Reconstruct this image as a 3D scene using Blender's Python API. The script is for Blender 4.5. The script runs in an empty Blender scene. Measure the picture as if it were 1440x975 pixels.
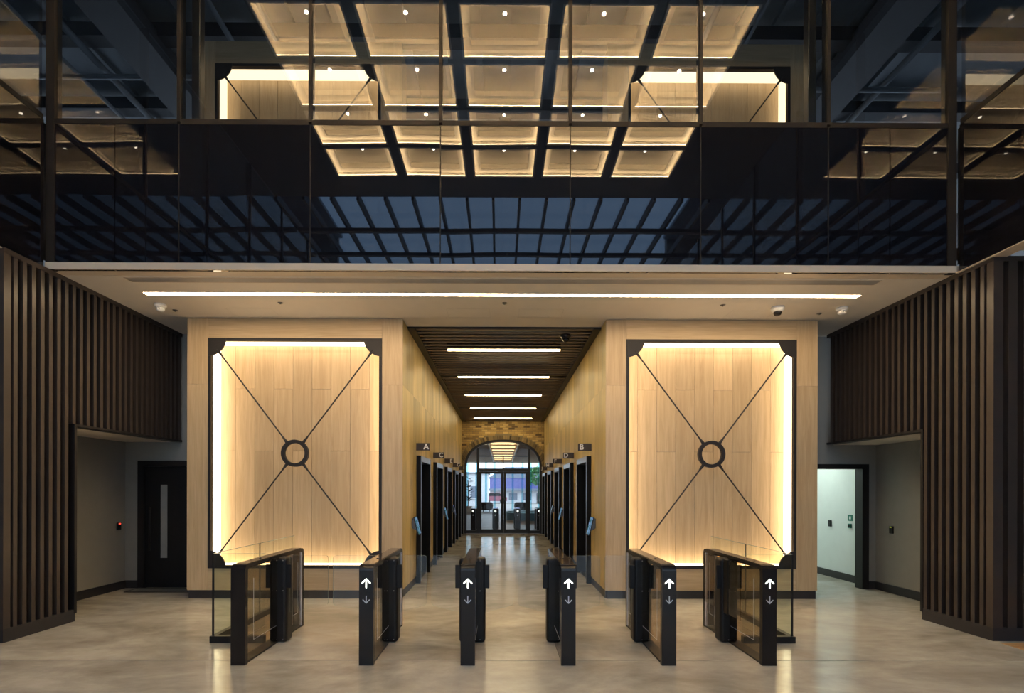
import bpy, bmesh, math, random
from mathutils import Vector
random.seed(7)
R = math.radians
SC = bpy.context.scene
COL = SC.collection

# ------------------------------------------------------------------ camera
cam = bpy.data.cameras.new('camera')
camo = bpy.data.objects.new('camera', cam)
COL.objects.link(camo)
camo.location = (0, 0, 1.65)
camo.rotation_mode = 'YXZ'
from mathutils import Matrix
_rot = Matrix.Rotation(-0.0045, 3, 'Z') @ Matrix.Rotation(math.pi/2, 3, 'X') @ Matrix.Rotation(0.0022, 3, 'Z')
camo.rotation_mode = 'XYZ'
camo.rotation_euler = _rot.to_euler('XYZ')
cam.sensor_width = 36
cam.lens = 36*690/1440
cam.shift_x = 11/1440
cam.shift_y = 201.5/1440
cam.clip_end = 300
SC.camera = camo

# ------------------------------------------------------------------ world / view
w = bpy.data.worlds.new('world'); SC.world = w; w.use_nodes = True
bg = w.node_tree.nodes['Background']
bg.inputs[0].default_value = (0.72, 0.85, 1.0, 1)
bg.inputs[1].default_value = 1.35
SC.view_settings.view_transform = 'Standard'
SC.view_settings.look = 'None'
SC.view_settings.gamma = 1
SC.view_settings.use_curve_mapping = False
SC.view_settings.exposure = 1.05
try:
    SC.cycles.use_denoising = True
    SC.cycles.sample_clamp_indirect = 6
    SC.cycles.transparent_max_bounces = 24
    SC.cycles.max_bounces = 10
    SC.cycles.diffuse_bounces = 5
except Exception:
    pass

# light strengths (lamps that the building has)
S_SOFFIT = 31.0       # long linear lamp in the soffit
S_CORR = 18.0        # corridor linear lamps
S_REVEAL = 3.0       # light strips inside the backlit wall recesses
S_COFFER = 82.0      # cove strips in the coffers
WARM = (1.0, 0.72, 0.40)
WARMW = (1.0, 0.75, 0.45)

# ------------------------------------------------------------------ materials
MATS = {}
def newmat(name):
    m = bpy.data.materials.new(name); m.use_nodes = True
    MATS[name] = m
    return m, m.node_tree.nodes, m.node_tree.links, m.node_tree.nodes['Principled BSDF']

def plain(name, col, rough=0.5, metal=0.0, ior=1.45, noise=0.06, nscale=6.0, bump=0.0, coat=0.0):
    m, N, L, P = newmat(name)
    P.inputs['Roughness'].default_value = rough
    P.inputs['Metallic'].default_value = metal
    P.inputs['IOR'].default_value = ior
    P.inputs['Coat Weight'].default_value = coat
    tc = N.new('ShaderNodeTexCoord')
    nz = N.new('ShaderNodeTexNoise'); nz.inputs['Scale'].default_value = nscale
    nz.inputs['Detail'].default_value = 5
    L.new(tc.outputs['Object'], nz.inputs['Vector'])
    rp = N.new('ShaderNodeValToRGB')
    a = [max(0, c*(1-noise)) for c in col]; b = [min(1, c*(1+noise)) for c in col]
    rp.color_ramp.elements[0].color = (*a, 1); rp.color_ramp.elements[1].color = (*b, 1)
    rp.color_ramp.elements[0].position = 0.3; rp.color_ramp.elements[1].position = 0.7
    L.new(nz.outputs['Fac'], rp.inputs['Fac'])
    L.new(rp.outputs['Color'], P.inputs['Base Color'])
    if bump > 0:
        bp = N.new('ShaderNodeBump'); bp.inputs['Strength'].default_value = bump
        bp.inputs['Distance'].default_value = 0.01
        L.new(nz.outputs['Fac'], bp.inputs['Height']); L.new(bp.outputs['Normal'], P.inputs['Normal'])
    return m

def wood(name, dark, light, axis='z', rough=0.45, vary=0.15):
    m, N, L, P = newmat(name)
    P.inputs['Roughness'].default_value = rough
    tc = N.new('ShaderNodeTexCoord'); oi = N.new('ShaderNodeObjectInfo')
    mul = N.new('ShaderNodeMath'); mul.operation = 'MULTIPLY'; mul.inputs[1].default_value = 57.0
    L.new(oi.outputs['Random'], mul.inputs[0])
    add = N.new('ShaderNodeVectorMath'); add.operation = 'ADD'
    L.new(tc.outputs['Object'], add.inputs[0]); L.new(mul.outputs[0], add.inputs[1])
    mp = N.new('ShaderNodeMapping')
    mp.inputs['Scale'].default_value = {'z': (14, 14, 0.8), 'x': (0.8, 14, 14), 'y': (14, 0.8, 14)}[axis]
    L.new(add.outputs[0], mp.inputs['Vector'])
    nz = N.new('ShaderNodeTexNoise'); nz.inputs['Scale'].default_value = 1.6
    nz.inputs['Detail'].default_value = 8; nz.inputs['Roughness'].default_value = 0.62
    nz.inputs['Distortion'].default_value = 0.8
    L.new(mp.outputs[0], nz.inputs['Vector'])
    rp = N.new('ShaderNodeValToRGB')
    rp.color_ramp.elements[0].color = (*dark, 1); rp.color_ramp.elements[0].position = 0.30
    rp.color_ramp.elements[1].color = (*light, 1); rp.color_ramp.elements[1].position = 0.68
    L.new(nz.outputs['Fac'], rp.inputs['Fac'])
    hs = N.new('ShaderNodeHueSaturation')
    mr = N.new('ShaderNodeMapRange'); mr.inputs[3].default_value = 1-vary; mr.inputs[4].default_value = 1+vary*0.6
    L.new(oi.outputs['Random'], mr.inputs[0]); L.new(mr.outputs[0], hs.inputs['Value'])
    L.new(rp.outputs['Color'], hs.inputs['Color'])
    L.new(hs.outputs['Color'], P.inputs['Base Color'])
    bp = N.new('ShaderNodeBump'); bp.inputs['Strength'].default_value = 0.05; bp.inputs['Distance'].default_value = 0.004
    L.new(nz.outputs['Fac'], bp.inputs['Height']); L.new(bp.outputs['Normal'], P.inputs['Normal'])
    return m

def emit(name, col, strength):
    m = bpy.data.materials.new(name); m.use_nodes = True; MATS[name] = m
    N = m.node_tree.nodes; L = m.node_tree.links
    N.clear()
    o = N.new('ShaderNodeOutputMaterial'); e = N.new('ShaderNodeEmission')
    e.inputs[0].default_value = (*col, 1); e.inputs[1].default_value = strength
    L.new(e.outputs[0], o.inputs[0])
    return m

def glass(name, tint, ior, rough=0.0, wav=0.0, wscale=0.8, gcol=(1, 1, 1), extra=0.0):
    """thin architectural glass: tinted see-through plus mirror by Fresnel, optional roller-wave"""
    m = bpy.data.materials.new(name); m.use_nodes = True; MATS[name] = m
    N = m.node_tree.nodes; L = m.node_tree.links; N.clear()
    o = N.new('ShaderNodeOutputMaterial'); mx = N.new('ShaderNodeMixShader')
    t = N.new('ShaderNodeBsdfTransparent'); t.inputs[0].default_value = (*tint, 1)
    g = N.new('ShaderNodeBsdfGlossy'); g.inputs['Roughness'].default_value = rough
    g.inputs['Color'].default_value = (*gcol, 1)
    f = N.new('ShaderNodeFresnel'); f.inputs[0].default_value = ior
    # reflect from the outside only: back faces of a thin pane would mirror everything
    ge = N.new('ShaderNodeNewGeometry')
    inv = N.new('ShaderNodeMath'); inv.operation = 'SUBTRACT'; inv.inputs[0].default_value = 1.0
    L.new(ge.outputs['Backfacing'], inv.inputs[1])
    ml = N.new('ShaderNodeMath'); ml.operation = 'MULTIPLY'
    ad = N.new('ShaderNodeMath'); ad.operation = 'ADD'; ad.inputs[1].default_value = extra
    L.new(f.outputs[0], ad.inputs[0])
    L.new(ad.outputs[0], ml.inputs[0]); L.new(inv.outputs[0], ml.inputs[1])
    L.new(ml.outputs[0], mx.inputs[0]); L.new(t.outputs[0], mx.inputs[1]); L.new(g.outputs[0], mx.inputs[2])
    if wav > 0:
        wave_normal(N, L, [g], wav, wscale)
    L.new(mx.outputs[0], o.inputs[0])
    return m

def wave_normal(N, L, targets, wav, wscale):
    tc = N.new('ShaderNodeTexCoord'); oi = N.new('ShaderNodeObjectInfo')
    mul = N.new('ShaderNodeMath'); mul.operation = 'MULTIPLY'; mul.inputs[1].default_value = 31.0
    L.new(oi.outputs['Random'], mul.inputs[0])
    add = N.new('ShaderNodeVectorMath'); add.operation = 'ADD'
    L.new(tc.outputs['Object'], add.inputs[0]); L.new(mul.outputs[0], add.inputs[1])
    nz = N.new('ShaderNodeTexNoise'); nz.inputs['Scale'].default_value = wscale
    nz.inputs['Detail'].default_value = 0
    L.new(add.outputs[0], nz.inputs['Vector'])
    bp = N.new('ShaderNodeBump'); bp.inputs['Strength'].default_value = 1.0
    bp.inputs['Distance'].default_value = wav
    L.new(nz.outputs['Fac'], bp.inputs['Height'])
    for t in targets:
        L.new(bp.outputs['Normal'], t.inputs['Normal'])

OAK = wood('oak_vertical', (0.48, 0.328, 0.175), (0.62, 0.447, 0.262), 'z', 0.42)
OAKH = wood('oak_horizontal', (0.48, 0.328, 0.175), (0.62, 0.447, 0.262), 'x', 0.42)
OAKC = wood('oak_lamplit', (0.50, 0.355, 0.12), (0.74, 0.555, 0.23), 'z', 0.42, 0.26)  # same oak, yellowed: the warm corridor lamplight is put into its colour
OAKF = wood('oak_floor', (0.42, 0.24, 0.10), (0.55, 0.34, 0.16), 'x', 0.4)
BRONZE = plain('bronze_slat_paint', (0.040, 0.031, 0.0275), 0.38, 0.1, 1.5, 0.08)
BRONZEB = plain('bronze_backing', (0.03, 0.022, 0.02), 0.6, 0.0)
BLACK = plain('black_metal', (0.016, 0.015, 0.016), 0.42, 0.3)
FRAMEB = plain('dark_bronze_frame', (0.022, 0.019, 0.02), 0.5, 0.0, 1.35)
PLINTH = plain('black_plinth', (0.022, 0.021, 0.024), 0.4)
GLOSSB = plain('black_gloss', (0.014, 0.012, 0.012), 0.12, 0.0, 1.33)
SATINB = plain('black_satin', (0.008, 0.008, 0.009), 0.42, 0.0, 1.35)
TOPG = plain('smoked_top_glass', (0.06, 0.045, 0.035), 0.08, 0.0, 1.6)
STEEL = plain('brushed_steel', (0.55, 0.55, 0.56), 0.32, 1.0)
STEELD = plain('dark_steel', (0.16, 0.155, 0.15), 0.35, 1.0)
ALU = plain('aluminium', (0.62, 0.62, 0.72), 0.35, 0.6)
SOFF = plain('soffit_paint', (0.66, 0.60, 0.52), 0.7, 0, 1.45, 0.015)
TRIMC = plain('champagne_trim', (0.60, 0.50, 0.38), 0.5, 0.0, 1.45, 0.02)
GRILLE = plain('grille_metal', (0.55, 0.50, 0.43), 0.5, 0.3)
GREYW = plain('grey_wall_paint', (0.23, 0.225, 0.21), 0.75, 0, 1.45, 0.03)
DARKW = plain('dark_wall_paint', (0.05, 0.05, 0.055), 0.7)
WHITEW = plain('white_wall_paint', (0.72, 0.76, 0.73), 0.6, 0, 1.45, 0.02)
WHITEP = plain('white_plastic', (0.75, 0.73, 0.70), 0.4)
COFF = plain('coffer_paint', (0.78, 0.72, 0.62), 0.6, 0, 1.45, 0.01)
COFP = plain('coffer_panel_dimmed', (0.30, 0.28, 0.25), 0.6, 0, 1.45, 0.01)  # coffer paint darkened: the dim middle of the panel is put into its colour
RIB = plain('coffer_rib', (0.03, 0.027, 0.026), 0.5)
LIFTD = plain('lift_door_bronze', (0.012, 0.010, 0.009), 0.3, 0.3)
LIFTJ = plain('lift_jamb', (0.009, 0.0085, 0.0085), 0.4, 0.0, 1.2)
SIGNB = plain('sign_brown', (0.045, 0.032, 0.028), 0.5)
LETTER = plain('letter_white', (0.8, 0.78, 0.76), 0.5, noise=0.01)
SERVW = plain('service_white', (0.25, 0.29, 0.33), 0.6)
SERVD = plain('service_dark', (0.05, 0.052, 0.06), 0.6)
CHARC = plain('charcoal_fabric', (0.045, 0.045, 0.048), 0.9)
TEAL = plain('teal_fin', (0.42, 0.70, 0.78), 0.3)
TEALD = plain('teal_dark', (0.05, 0.11, 0.13), 0.4)
PURPLE = plain('purple_cladding', (0.15, 0.155, 0.40), 0.6)
BLDW = plain('building_white', (0.74, 0.74, 0.78), 0.8)
BLDG = plain('building_grey', (0.22, 0.25, 0.32), 0.8)
REDP = plain('red_paint', (0.32, 0.10, 0.14), 0.5)
LEAF = plain('leaf_green', (0.10, 0.25, 0.10), 0.6, 0, 1.45, 0.3)
LEAFD = plain('leaf_dark', (0.02, 0.05, 0.045), 0.5, 0, 1.45, 0.3)
BARK = plain('bark', (0.10, 0.07, 0.05), 0.9)
PAVE = plain('paving', (0.36, 0.34, 0.32), 0.8)
GREEN = plain('green_sign_plate', (0.02, 0.16, 0.11), 0.5)
MAT = plain('entrance_mat', (0.16, 0.17, 0.17), 0.35, 0.4)

LED = emit('led_reveal', (1.0, 0.78, 0.50), S_REVEAL)
LEDU = emit('led_reveal_upper', (1.0, 0.74, 0.42), 1.5)
LEDS = emit('led_soffit', WARMW, S_SOFFIT)
LEDC = emit('led_corridor', (1.0, 0.78, 0.43), S_CORR)
LEDK = emit('led_coffer', (1.0, 0.72, 0.40), S_COFFER)
LEDD = emit('led_downlight', (1.0, 0.86, 0.66), 40)
LEDW = emit('led_white', (0.86, 1.0, 0.93), 7.0)
LEDA = emit('led_arrow', (0.95, 1.0, 0.88), 2.6)
LEDR = emit('led_red', (1.0, 0.05, 0.03), 2.0)
LEDY = emit('led_yellow', (0.6, 0.7, 0.05), 0.3)
LEDG = emit('led_green', (0.05, 0.8, 0.3), 1.5)
LEDL = emit('led_lobby', (1.0, 0.66, 0.30), 0.9)
SCREEN = emit('screen_blue', (0.10, 0.30, 0.40), 0.28)
_n = SCREEN.node_tree.nodes; _l = SCREEN.node_tree.links
_tc = _n.new('ShaderNodeTexCoord'); _nz = _n.new('ShaderNodeTexNoise'); _nz.inputs['Scale'].default_value = 18
_rp = _n.new('ShaderNodeValToRGB'); _rp.color_ramp.elements[0].color = (0.02, 0.16, 0.14, 1); _rp.color_ramp.elements[1].color = (0.35, 0.55, 0.9, 1)
_rp.color_ramp.elements[0].position = 0.4; _rp.color_ramp.elements[1].position = 0.62
_l.new(_tc.outputs['Object'], _nz.inputs['Vector']); _l.new(_nz.outputs['Fac'], _rp.inputs['Fac'])
_l.new(_rp.outputs['Color'], [n for n in _n if n.type == 'EMISSION'][0].inputs[0])
ARROWG = plain('arrow_grey', (0.55, 0.55, 0.58), 0.4)

GFAC = glass('facade_glass', (0.78, 0.81, 0.84), 2.1, 0.0, 0.0022, 0.7)
GWING = glass('wing_glass', (0.955, 0.965, 0.97), 1.5)
GSCR = glass('screen_glass', (0.95, 0.975, 0.945), 1.4)
GEDGE = plain('glass_edge', (0.35, 0.42, 0.36), 0.2)
GDOOR = glass('door_glass', (0.97, 0.985, 0.985), 1.35)
GFIN = glass('fin_glass', (0.60, 0.84, 0.90), 1.4)
GSIDE = glass('smoked_glass', (0.88, 0.83, 0.76), 1.5, 0.03)
GENT = glass('entrance_glass', (0.80, 0.83, 0.85), 1.4)
GSKY = glass('skylight_glass', (0.56, 0.67, 0.80), 1.3)

# black back-painted spandrel glass with roller-wave
m, N, L, P = newmat('spandrel_glass')
P.inputs['Base Color'].default_value = (0.006, 0.006, 0.008, 1)
P.inputs['Roughness'].default_value = 0.015
P.inputs['IOR'].default_value = 1.62
wave_normal(N, L, [P], 0.0028, 0.75)
SPAN = m

# polished concrete
m, N, L, P = newmat('polished_concrete')
tc = N.new('ShaderNodeTexCoord')
mp = N.new('ShaderNodeMapping'); mp.inputs['Scale'].default_value = (0.55, 1.0, 1.0)
L.new(tc.outputs['Object'], mp.inputs['Vector'])
n1 = N.new('ShaderNodeTexNoise'); n1.inputs['Scale'].default_value = 1.1; n1.inputs['Detail'].default_value = 7; n1.inputs['Roughness'].default_value = 0.62; n1.inputs['Distortion'].default_value = 0.6
n2 = N.new('ShaderNodeTexNoise'); n2.inputs['Scale'].default_value = 9; n2.inputs['Detail'].default_value = 6
n3 = N.new('ShaderNodeTexNoise'); n3.inputs['Scale'].default_value = 90; n3.inputs['Detail'].default_value = 3
for n_ in (n1, n2, n3): L.new(mp.outputs[0], n_.inputs['Vector'])
rp = N.new('ShaderNodeValToRGB')
rp.color_ramp.elements[0].color = (0.31, 0.285, 0.24, 1); rp.color_ramp.elements[0].position = 0.34
rp.color_ramp.elements[1].color = (0.58, 0.545, 0.475, 1); rp.color_ramp.elements[1].position = 0.66
L.new(n1.outputs['Fac'], rp.inputs['Fac'])
mixc = N.new('ShaderNodeMix'); mixc.data_type = 'RGBA'; mixc.blend_type = 'OVERLAY'; mixc.inputs['Factor'].default_value = 0.18
L.new(rp.outputs['Color'], mixc.inputs['A']); L.new(n2.outputs['Fac'], mixc.inputs['B'])
mixd = N.new('ShaderNodeMix'); mixd.data_type = 'RGBA'; mixd.blend_type = 'OVERLAY'; mixd.inputs['Factor'].default_value = 0.06
L.new(mixc.outputs['Result'], mixd.inputs['A']); L.new(n3.outputs['Fac'], mixd.inputs['B'])
L.new(mixd.outputs['Result'], P.inputs['Base Color'])
mr = N.new('ShaderNodeMapRange'); mr.inputs[1].default_value = 0.3; mr.inputs[2].default_value = 0.7
mr.inputs[3].default_value = 0.13; mr.inputs[4].default_value = 0.22
L.new(n2.outputs['Fac'], mr.inputs[0]); L.new(mr.outputs[0], P.inputs['Roughness'])
P.inputs['IOR'].default_value = 1.5
bp = N.new('ShaderNodeBump'); bp.inputs['Strength'].default_value = 0.03; bp.inputs['Distance'].default_value = 0.003
CONC = m

# bricks: each island its own tone
m, N, L, P = newmat('stock_brick')
ge = N.new('ShaderNodeNewGeometry'); rp = N.new('ShaderNodeValToRGB')
e = rp.color_ramp.elements
e[0].color = (0.10, 0.06, 0.03, 1); e[0].position = 0.0
e[1].color = (0.62, 0.44, 0.18, 1); e[1].position = 1.0
x = e.new(0.18); x.color = (0.34, 0.22, 0.08, 1)
x = e.new(0.6); x.color = (0.48, 0.32, 0.11, 1)
L.new(ge.outputs['Random Per Island'], rp.inputs['Fac'])
L.new(rp.outputs['Color'], P.inputs['Base Color']); P.inputs['Roughness'].default_value = 0.85
BRICK = m
BRICKD = BRICK.copy(); BRICKD.name = 'soldier_brick'
_e = [n for n in BRICKD.node_tree.nodes if n.type == 'VALTORGB'][0].color_ramp.elements
for _k, _c in zip(range(4), ((0.05, 0.035, 0.02, 1), (0.12, 0.085, 0.045, 1), (0.20, 0.15, 0.07, 1), (0.34, 0.24, 0.10, 1))): _e[_k].color = _c
MORTAR = plain('mortar', (0.20, 0.16, 0.10), 0.9)

# ceiling of the far lobby: fine timber slats, too far to tell apart
m, N, L, P = newmat('lobby_slat_ceiling')
tc = N.new('ShaderNodeTexCoord'); wv = N.new('ShaderNodeTexWave'); wv.bands_direction = 'Y'
wv.inputs['Scale'].default_value = 2.0
L.new(tc.outputs['Object'], wv.inputs['Vector'])
rp = N.new('ShaderNodeValToRGB')
rp.color_ramp.elements[0].color = (0.20, 0.12, 0.07, 1); rp.color_ramp.elements[1].color = (0.68, 0.45, 0.25, 1)
L.new(wv.outputs['Color'], rp.inputs['Fac']); L.new(rp.outputs['Color'], P.inputs['Base Color']); P.inputs['Roughness'].default_value = 0.9
LOBC = m

# ------------------------------------------------------------------ builders
MESH = {}
def wloc(p):
    v = Vector((0, 0, 0))
    while p is not None:
        v += p.location; p = p.parent
    return v

def link(name, me, loc, parent=None):
    o = bpy.data.objects.new(name, me); COL.objects.link(o)
    if parent is not None:
        o.parent = parent
        o.location = Vector(loc) - wloc(parent)
    else:
        o.location = loc
    return o

def empty(name, loc, parent=None):
    o = link(name, None, loc, parent); o.empty_display_size = 0.1
    return o

def tag(o, label=None, cat=None, group=None, kind=None):
    if label: o['label'] = label
    if cat: o['category'] = cat
    if group: o['group'] = group
    if kind: o['kind'] = kind
    return o

def mesh_of(name, bm, mat, smooth=False):
    me = bpy.data.meshes.new(name); bm.to_mesh(me); bm.free()
    me.materials.append(mat)
    if smooth:
        for p in me.polygons: p.use_smooth = True
    return me

def box(name, x0, x1, y0, y1, z0, z1, mat, parent=None, bevel=0.0, seg=1):
    dx, dy, dz = round(x1-x0, 4), round(y1-y0, 4), round(z1-z0, 4)
    key = (name, dx, dy, dz, mat.name, bevel, seg)
    if key not in MESH:
        bm = bmesh.new(); bmesh.ops.create_cube(bm, size=1)
        for v in bm.verts: v.co = Vector((v.co.x*dx, v.co.y*dy, v.co.z*dz))
        if bevel > 0:
            bmesh.ops.bevel(bm, geom=bm.edges[:], offset=bevel, segments=seg, profile=0.5, affect='EDGES')
        MESH[key] = mesh_of(name, bm, mat)
    return link(name, MESH[key], ((x0+x1)/2, (y0+y1)/2, (z0+z1)/2), parent)

def struct(o):
    o['kind'] = 'structure'; return o

def prism(name, pts, axis, a0, a1, mat, parent=None, origin=None, smooth=False):
    """extrude a 2-D polygon; axis 'x': pts are (y,z); 'y': pts are (x,z); 'z': pts are (x,y)"""
    def P3(p, a):
        return {'x': (a, p[0], p[1]), 'y': (p[0], a, p[1]), 'z': (p[0], p[1], a)}[axis]
    bm = bmesh.new()
    A = [bm.verts.new(P3(p, a0)) for p in pts]; B = [bm.verts.new(P3(p, a1)) for p in pts]
    bm.faces.new(A); bm.faces.new(B[::-1])
    n = len(pts)
    for i in range(n):
        bm.faces.new((A[i], A[(i+1) % n], B[(i+1) % n], B[i]))
    bmesh.ops.recalc_face_normals(bm, faces=bm.faces[:])
    if origin is None:
        c = sum((v.co for v in bm.verts), Vector())/len(bm.verts)
    else: c = Vector(origin)
    for v in bm.verts: v.co -= c
    return link(name, mesh_of(name, bm, mat, smooth), c, parent)

def band(name, outer, inner, axis, a0, a1, mat, parent=None, closed=False):
    """solid between two matching outlines, extruded along axis"""
    def P3(p, a):
        return {'x': (a, p[0], p[1]), 'y': (p[0], a, p[1]), 'z': (p[0], p[1], a)}[axis]
    bm = bmesh.new(); n = len(outer)
    O0 = [bm.verts.new(P3(p, a0)) for p in outer]; O1 = [bm.verts.new(P3(p, a1)) for p in outer]
    I0 = [bm.verts.new(P3(p, a0)) for p in inner]; I1 = [bm.verts.new(P3(p, a1)) for p in inner]
    rng = range(n if closed else n-1)
    for i in rng:
        j = (i+1) % n
        bm.faces.new((O0[i], O0[j], I0[j], I0[i])); bm.faces.new((O1[i], I1[i], I1[j], O1[j]))
        bm.faces.new((O0[i], O1[i], O1[j], O0[j])); bm.faces.new((I0[i], I0[j], I1[j], I1[i]))
    if not closed:
        bm.faces.new((O0[0], I0[0], I1[0], O1[0])); bm.faces.new((O0[-1], O1[-1], I1[-1], I0[-1]))
    bmesh.ops.recalc_face_normals(bm, faces=bm.faces[:])
    c = sum((v.co for v in bm.verts), Vector())/len(bm.verts)
    for v in bm.verts: v.co -= c
    return link(name, mesh_of(name, bm, mat), c, parent)

def lathe(name, prof, loc, mat, parent=None, seg=24):
    """profile of (r, z) round the vertical axis"""
    bm = bmesh.new(); rings = []
    for r, z in prof:
        rings.append([bm.verts.new((r*math.cos(2*math.pi*k/seg), r*math.sin(2*math.pi*k/seg), z)) for k in range(seg)])
    for a, b in zip(rings, rings[1:]):
        for k in range(seg):
            bm.faces.new((a[k], a[(k+1) % seg], b[(k+1) % seg], b[k]))
    bm.faces.new(rings[0]); bm.faces.new(rings[-1])
    bmesh.ops.recalc_face_normals(bm, faces=bm.faces[:])
    return link(name, mesh_of(name, bm, mat, True), loc, parent)

def tube(name, pts, rads, mat, parent=None, seg=8):
    """tapered round bar through points"""
    bm = bmesh.new(); rings = []
    P_ = [Vector(p) for p in pts]; c = sum(P_, Vector())/len(P_)
    for i, p in enumerate(P_):
        d = (P_[min(i+1, len(P_)-1)] - P_[max(i-1, 0)]).normalized()
        u = d.cross(Vector((0, 1, 0)))
        if u.length < 1e-3: u = d.cross(Vector((1, 0, 0)))
        u.normalize(); v = d.cross(u)
        r = rads if isinstance(rads, (int, float)) else rads[i]
        rings.append([bm.verts.new(p - c + u*r*math.cos(2*math.pi*k/seg) + v*r*math.sin(2*math.pi*k/seg)) for k in range(seg)])
    for a, b in zip(rings, rings[1:]):
        for k in range(seg):
            bm.faces.new((a[k], a[(k+1) % seg], b[(k+1) % seg], b[k]))
    bm.faces.new(rings[0]); bm.faces.new(rings[-1])
    bmesh.ops.recalc_face_normals(bm, faces=bm.faces[:])
    return link(name, mesh_of(name, bm, mat, True), c, parent)

def many_boxes(name, boxes, mat, parent=None, loc=(0, 0, 0)):
    vs, fs = [], []
    for (x0, x1, y0, y1, z0, z1) in boxes:
        b = len(vs)
        vs += [(x0, y0, z0), (x1, y0, z0), (x1, y1, z0), (x0, y1, z0), (x0, y0, z1), (x1, y0, z1), (x1, y1, z1), (x0, y1, z1)]
        fs += [tuple(b+i for i in f) for f in ((0, 3, 2, 1), (4, 5, 6, 7), (0, 1, 5, 4), (1, 2, 6, 5), (2, 3, 7, 6), (3, 0, 4, 7))]
    me = bpy.data.meshes.new(name)
    me.from_pydata([tuple(Vector(v)-Vector(loc)) for v in vs], [], fs); me.materials.append(mat); me.update()
    return link(name, me, loc, parent)

def letter(name, ch, size, loc, mat, parent=None, rot=(math.pi/2, 0, 0), align='CENTER'):
    cu = bpy.data.curves.new(name, 'FONT'); cu.body = ch; cu.size = size
    cu.extrude = 0.002; cu.offset = size*0.018; cu.align_x = align; cu.align_y = 'CENTER'
    tmp = bpy.data.objects.new('tmp', cu); COL.objects.link(tmp)
    dg = bpy.context.evaluated_depsgraph_get()
    me = bpy.data.meshes.new_from_object(tmp.evaluated_get(dg))
    bpy.data.objects.remove(tmp)
    me.materials.clear(); me.materials.append(mat)
    o = link(name, me, loc, parent); o.rotation_euler = rot
    return o

# ------------------------------------------------------------------ key dimensions
XL, XR = -5.32, 5.39            # slat wall faces
HS = 4.23                       # soffit height
YF = 5.80                       # upper glazed front
YP = 7.42                       # oak portal front
CL, CR = -1.505, 1.57           # corridor walls
YE = 18.40                      # brick end wall
HT = 8.56                       # coffered ceiling
PW = 2.12/7                     # plank width in the corridor

# ------------------------------------------------------------------ floor
fl = struct(box('floor', -9.5, 9.5, -5.2, YE+0.25, -0.12, -0.012, DARKW)); fl['label'] = 'polished concrete lobby floor'
def slab(y0, y1, x0=-9.5, x1=9.5):
    return box('slab', x0, x1, y0, y1, -0.03, 0.0, CONC, fl)
slab(-5.2, 0.6); slab(0.606, 4.734); slab(4.746, 8.9); slab(8.904, 13.6, -7, 7); slab(13.604, YE+0.25, -7, 7)
for sx, x0, x1 in ((-1, -9.3, XL-0.03), (1, XR+0.01, 9.3)):
    for k in range(14):
        y1 = 5.28 - k*0.16
        box('floor_board', x0, x1, y1-0.157, y1, 0.0, 0.004, OAKF, fl)

# ------------------------------------------------------------------ slat walls left and right
def slat_wall(side, xf, yn, yo, ye, zo):
    """xf: slat face plane, yn: near end, yo: where the opening starts, ye: far end, zo: opening head"""
    s = 1 if side == 'left' else -1           # direction towards the hall
    xb = xf - s*0.075                          # backing plane
    xo = xf - s*0.16
    def bx(name, xa, xb_, *a):
        return box(name, min(xa, xb_), max(xa, xb_), *a)
    root = struct(bx('wall_'+side, xo, xb, yn+0.06, yo, 0.0, HS, BRONZEB))
    root['label'] = 'dark bronze vertical slat wall on the %s' % side
    bx('head_panel', xo, xb, yo, ye, zo+0.03, HS, BRONZEB, root)
    bx('plinth', xo, xf, yn, yo-0.02, 0.0, 0.145, PLINTH, root)
    bx('top_rail', xo, xf+s*0.004, yn, ye, HS-0.055, HS, BRONZE, root)
    bx('opening_head', xo, xf+s*0.004, yo-0.03, ye, zo, zo+0.03, BLACK, root)
    bx('opening_jamb', xo-s*0.0, xf+s*0.006, yo-0.035, yo, 0.10, zo+0.03, BLACK, root)
    y = yn; k = 0
    while y + 0.046 < ye:
        z0 = 0.145 if y+0.046 < yo-0.036 else zo+0.03
        if True:
            bx('slat', xb, xf, y, y+0.046, z0, HS-0.055, BRONZE, root)
        y += 0.105; k += 1
    # return of the wall facing the camera
    xe = xf - s*3.6
    bx('return_backing', xe, xb, yn+0.075, yn+0.16, 0.0, HS, BRONZEB, root)
    bx('return_plinth', xe, xf, yn-0.001, yn+0.075, 0.0, 0.145, PLINTH, root)
    bx('return_rail', xe, xf, yn-0.001, yn+0.075, HS-0.055, HS, BRONZE, root)
    bx('corner_slat', xf-s*0.105, xf+s*0.001, yn-0.002, yn+0.075, 0.145, HS-0.055, BRONZE, root)
    x = xf - s*0.165
    for k in range(20):
        bx('slat', x-s*0.10, x, yn, yn+0.075, 0.145, HS-0.055, BRONZE, root); x -= s*0.165
    return root
slat_wall('left', XL, 5.26, 6.16, 8.18, 2.43)
slat_wall('right', XR, 5.36, 6.29, 8.12, 2.41)

# alcoves behind the openings
def alcove(side, xs, xf, zo, yw):
    s = 1 if side == 'left' else -1
    def bx(name, xa, xb_, *a):
        return box(name, min(xa, xb_), max(xa, xb_), *a)
    o = struct(bx('wall_alcove_'+side, xs-s*0.1, xs, 5.55, yw+0.1, 0.0, 2.6, GREYW)); o['label'] = 'grey alcove side wall'
    o = struct(bx('ceiling_alcove_'+side, xs, xf-s*0.02, 5.55, yw, zo+0.001, zo+0.1, SOFF)); o['label'] = 'pale alcove ceiling'
    o = struct(bx('baseboard_alcove_'+side, xs, xs+s*0.02, 5.6, yw, 0.0, 0.13, PLINTH)); o['label'] = 'black baseboard in the alcove'
alcove('left', -6.27, XL-0.14, 2.43, 8.2)
alcove('right', 6.27, XR+0.14, 2.41, 8.2)

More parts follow.
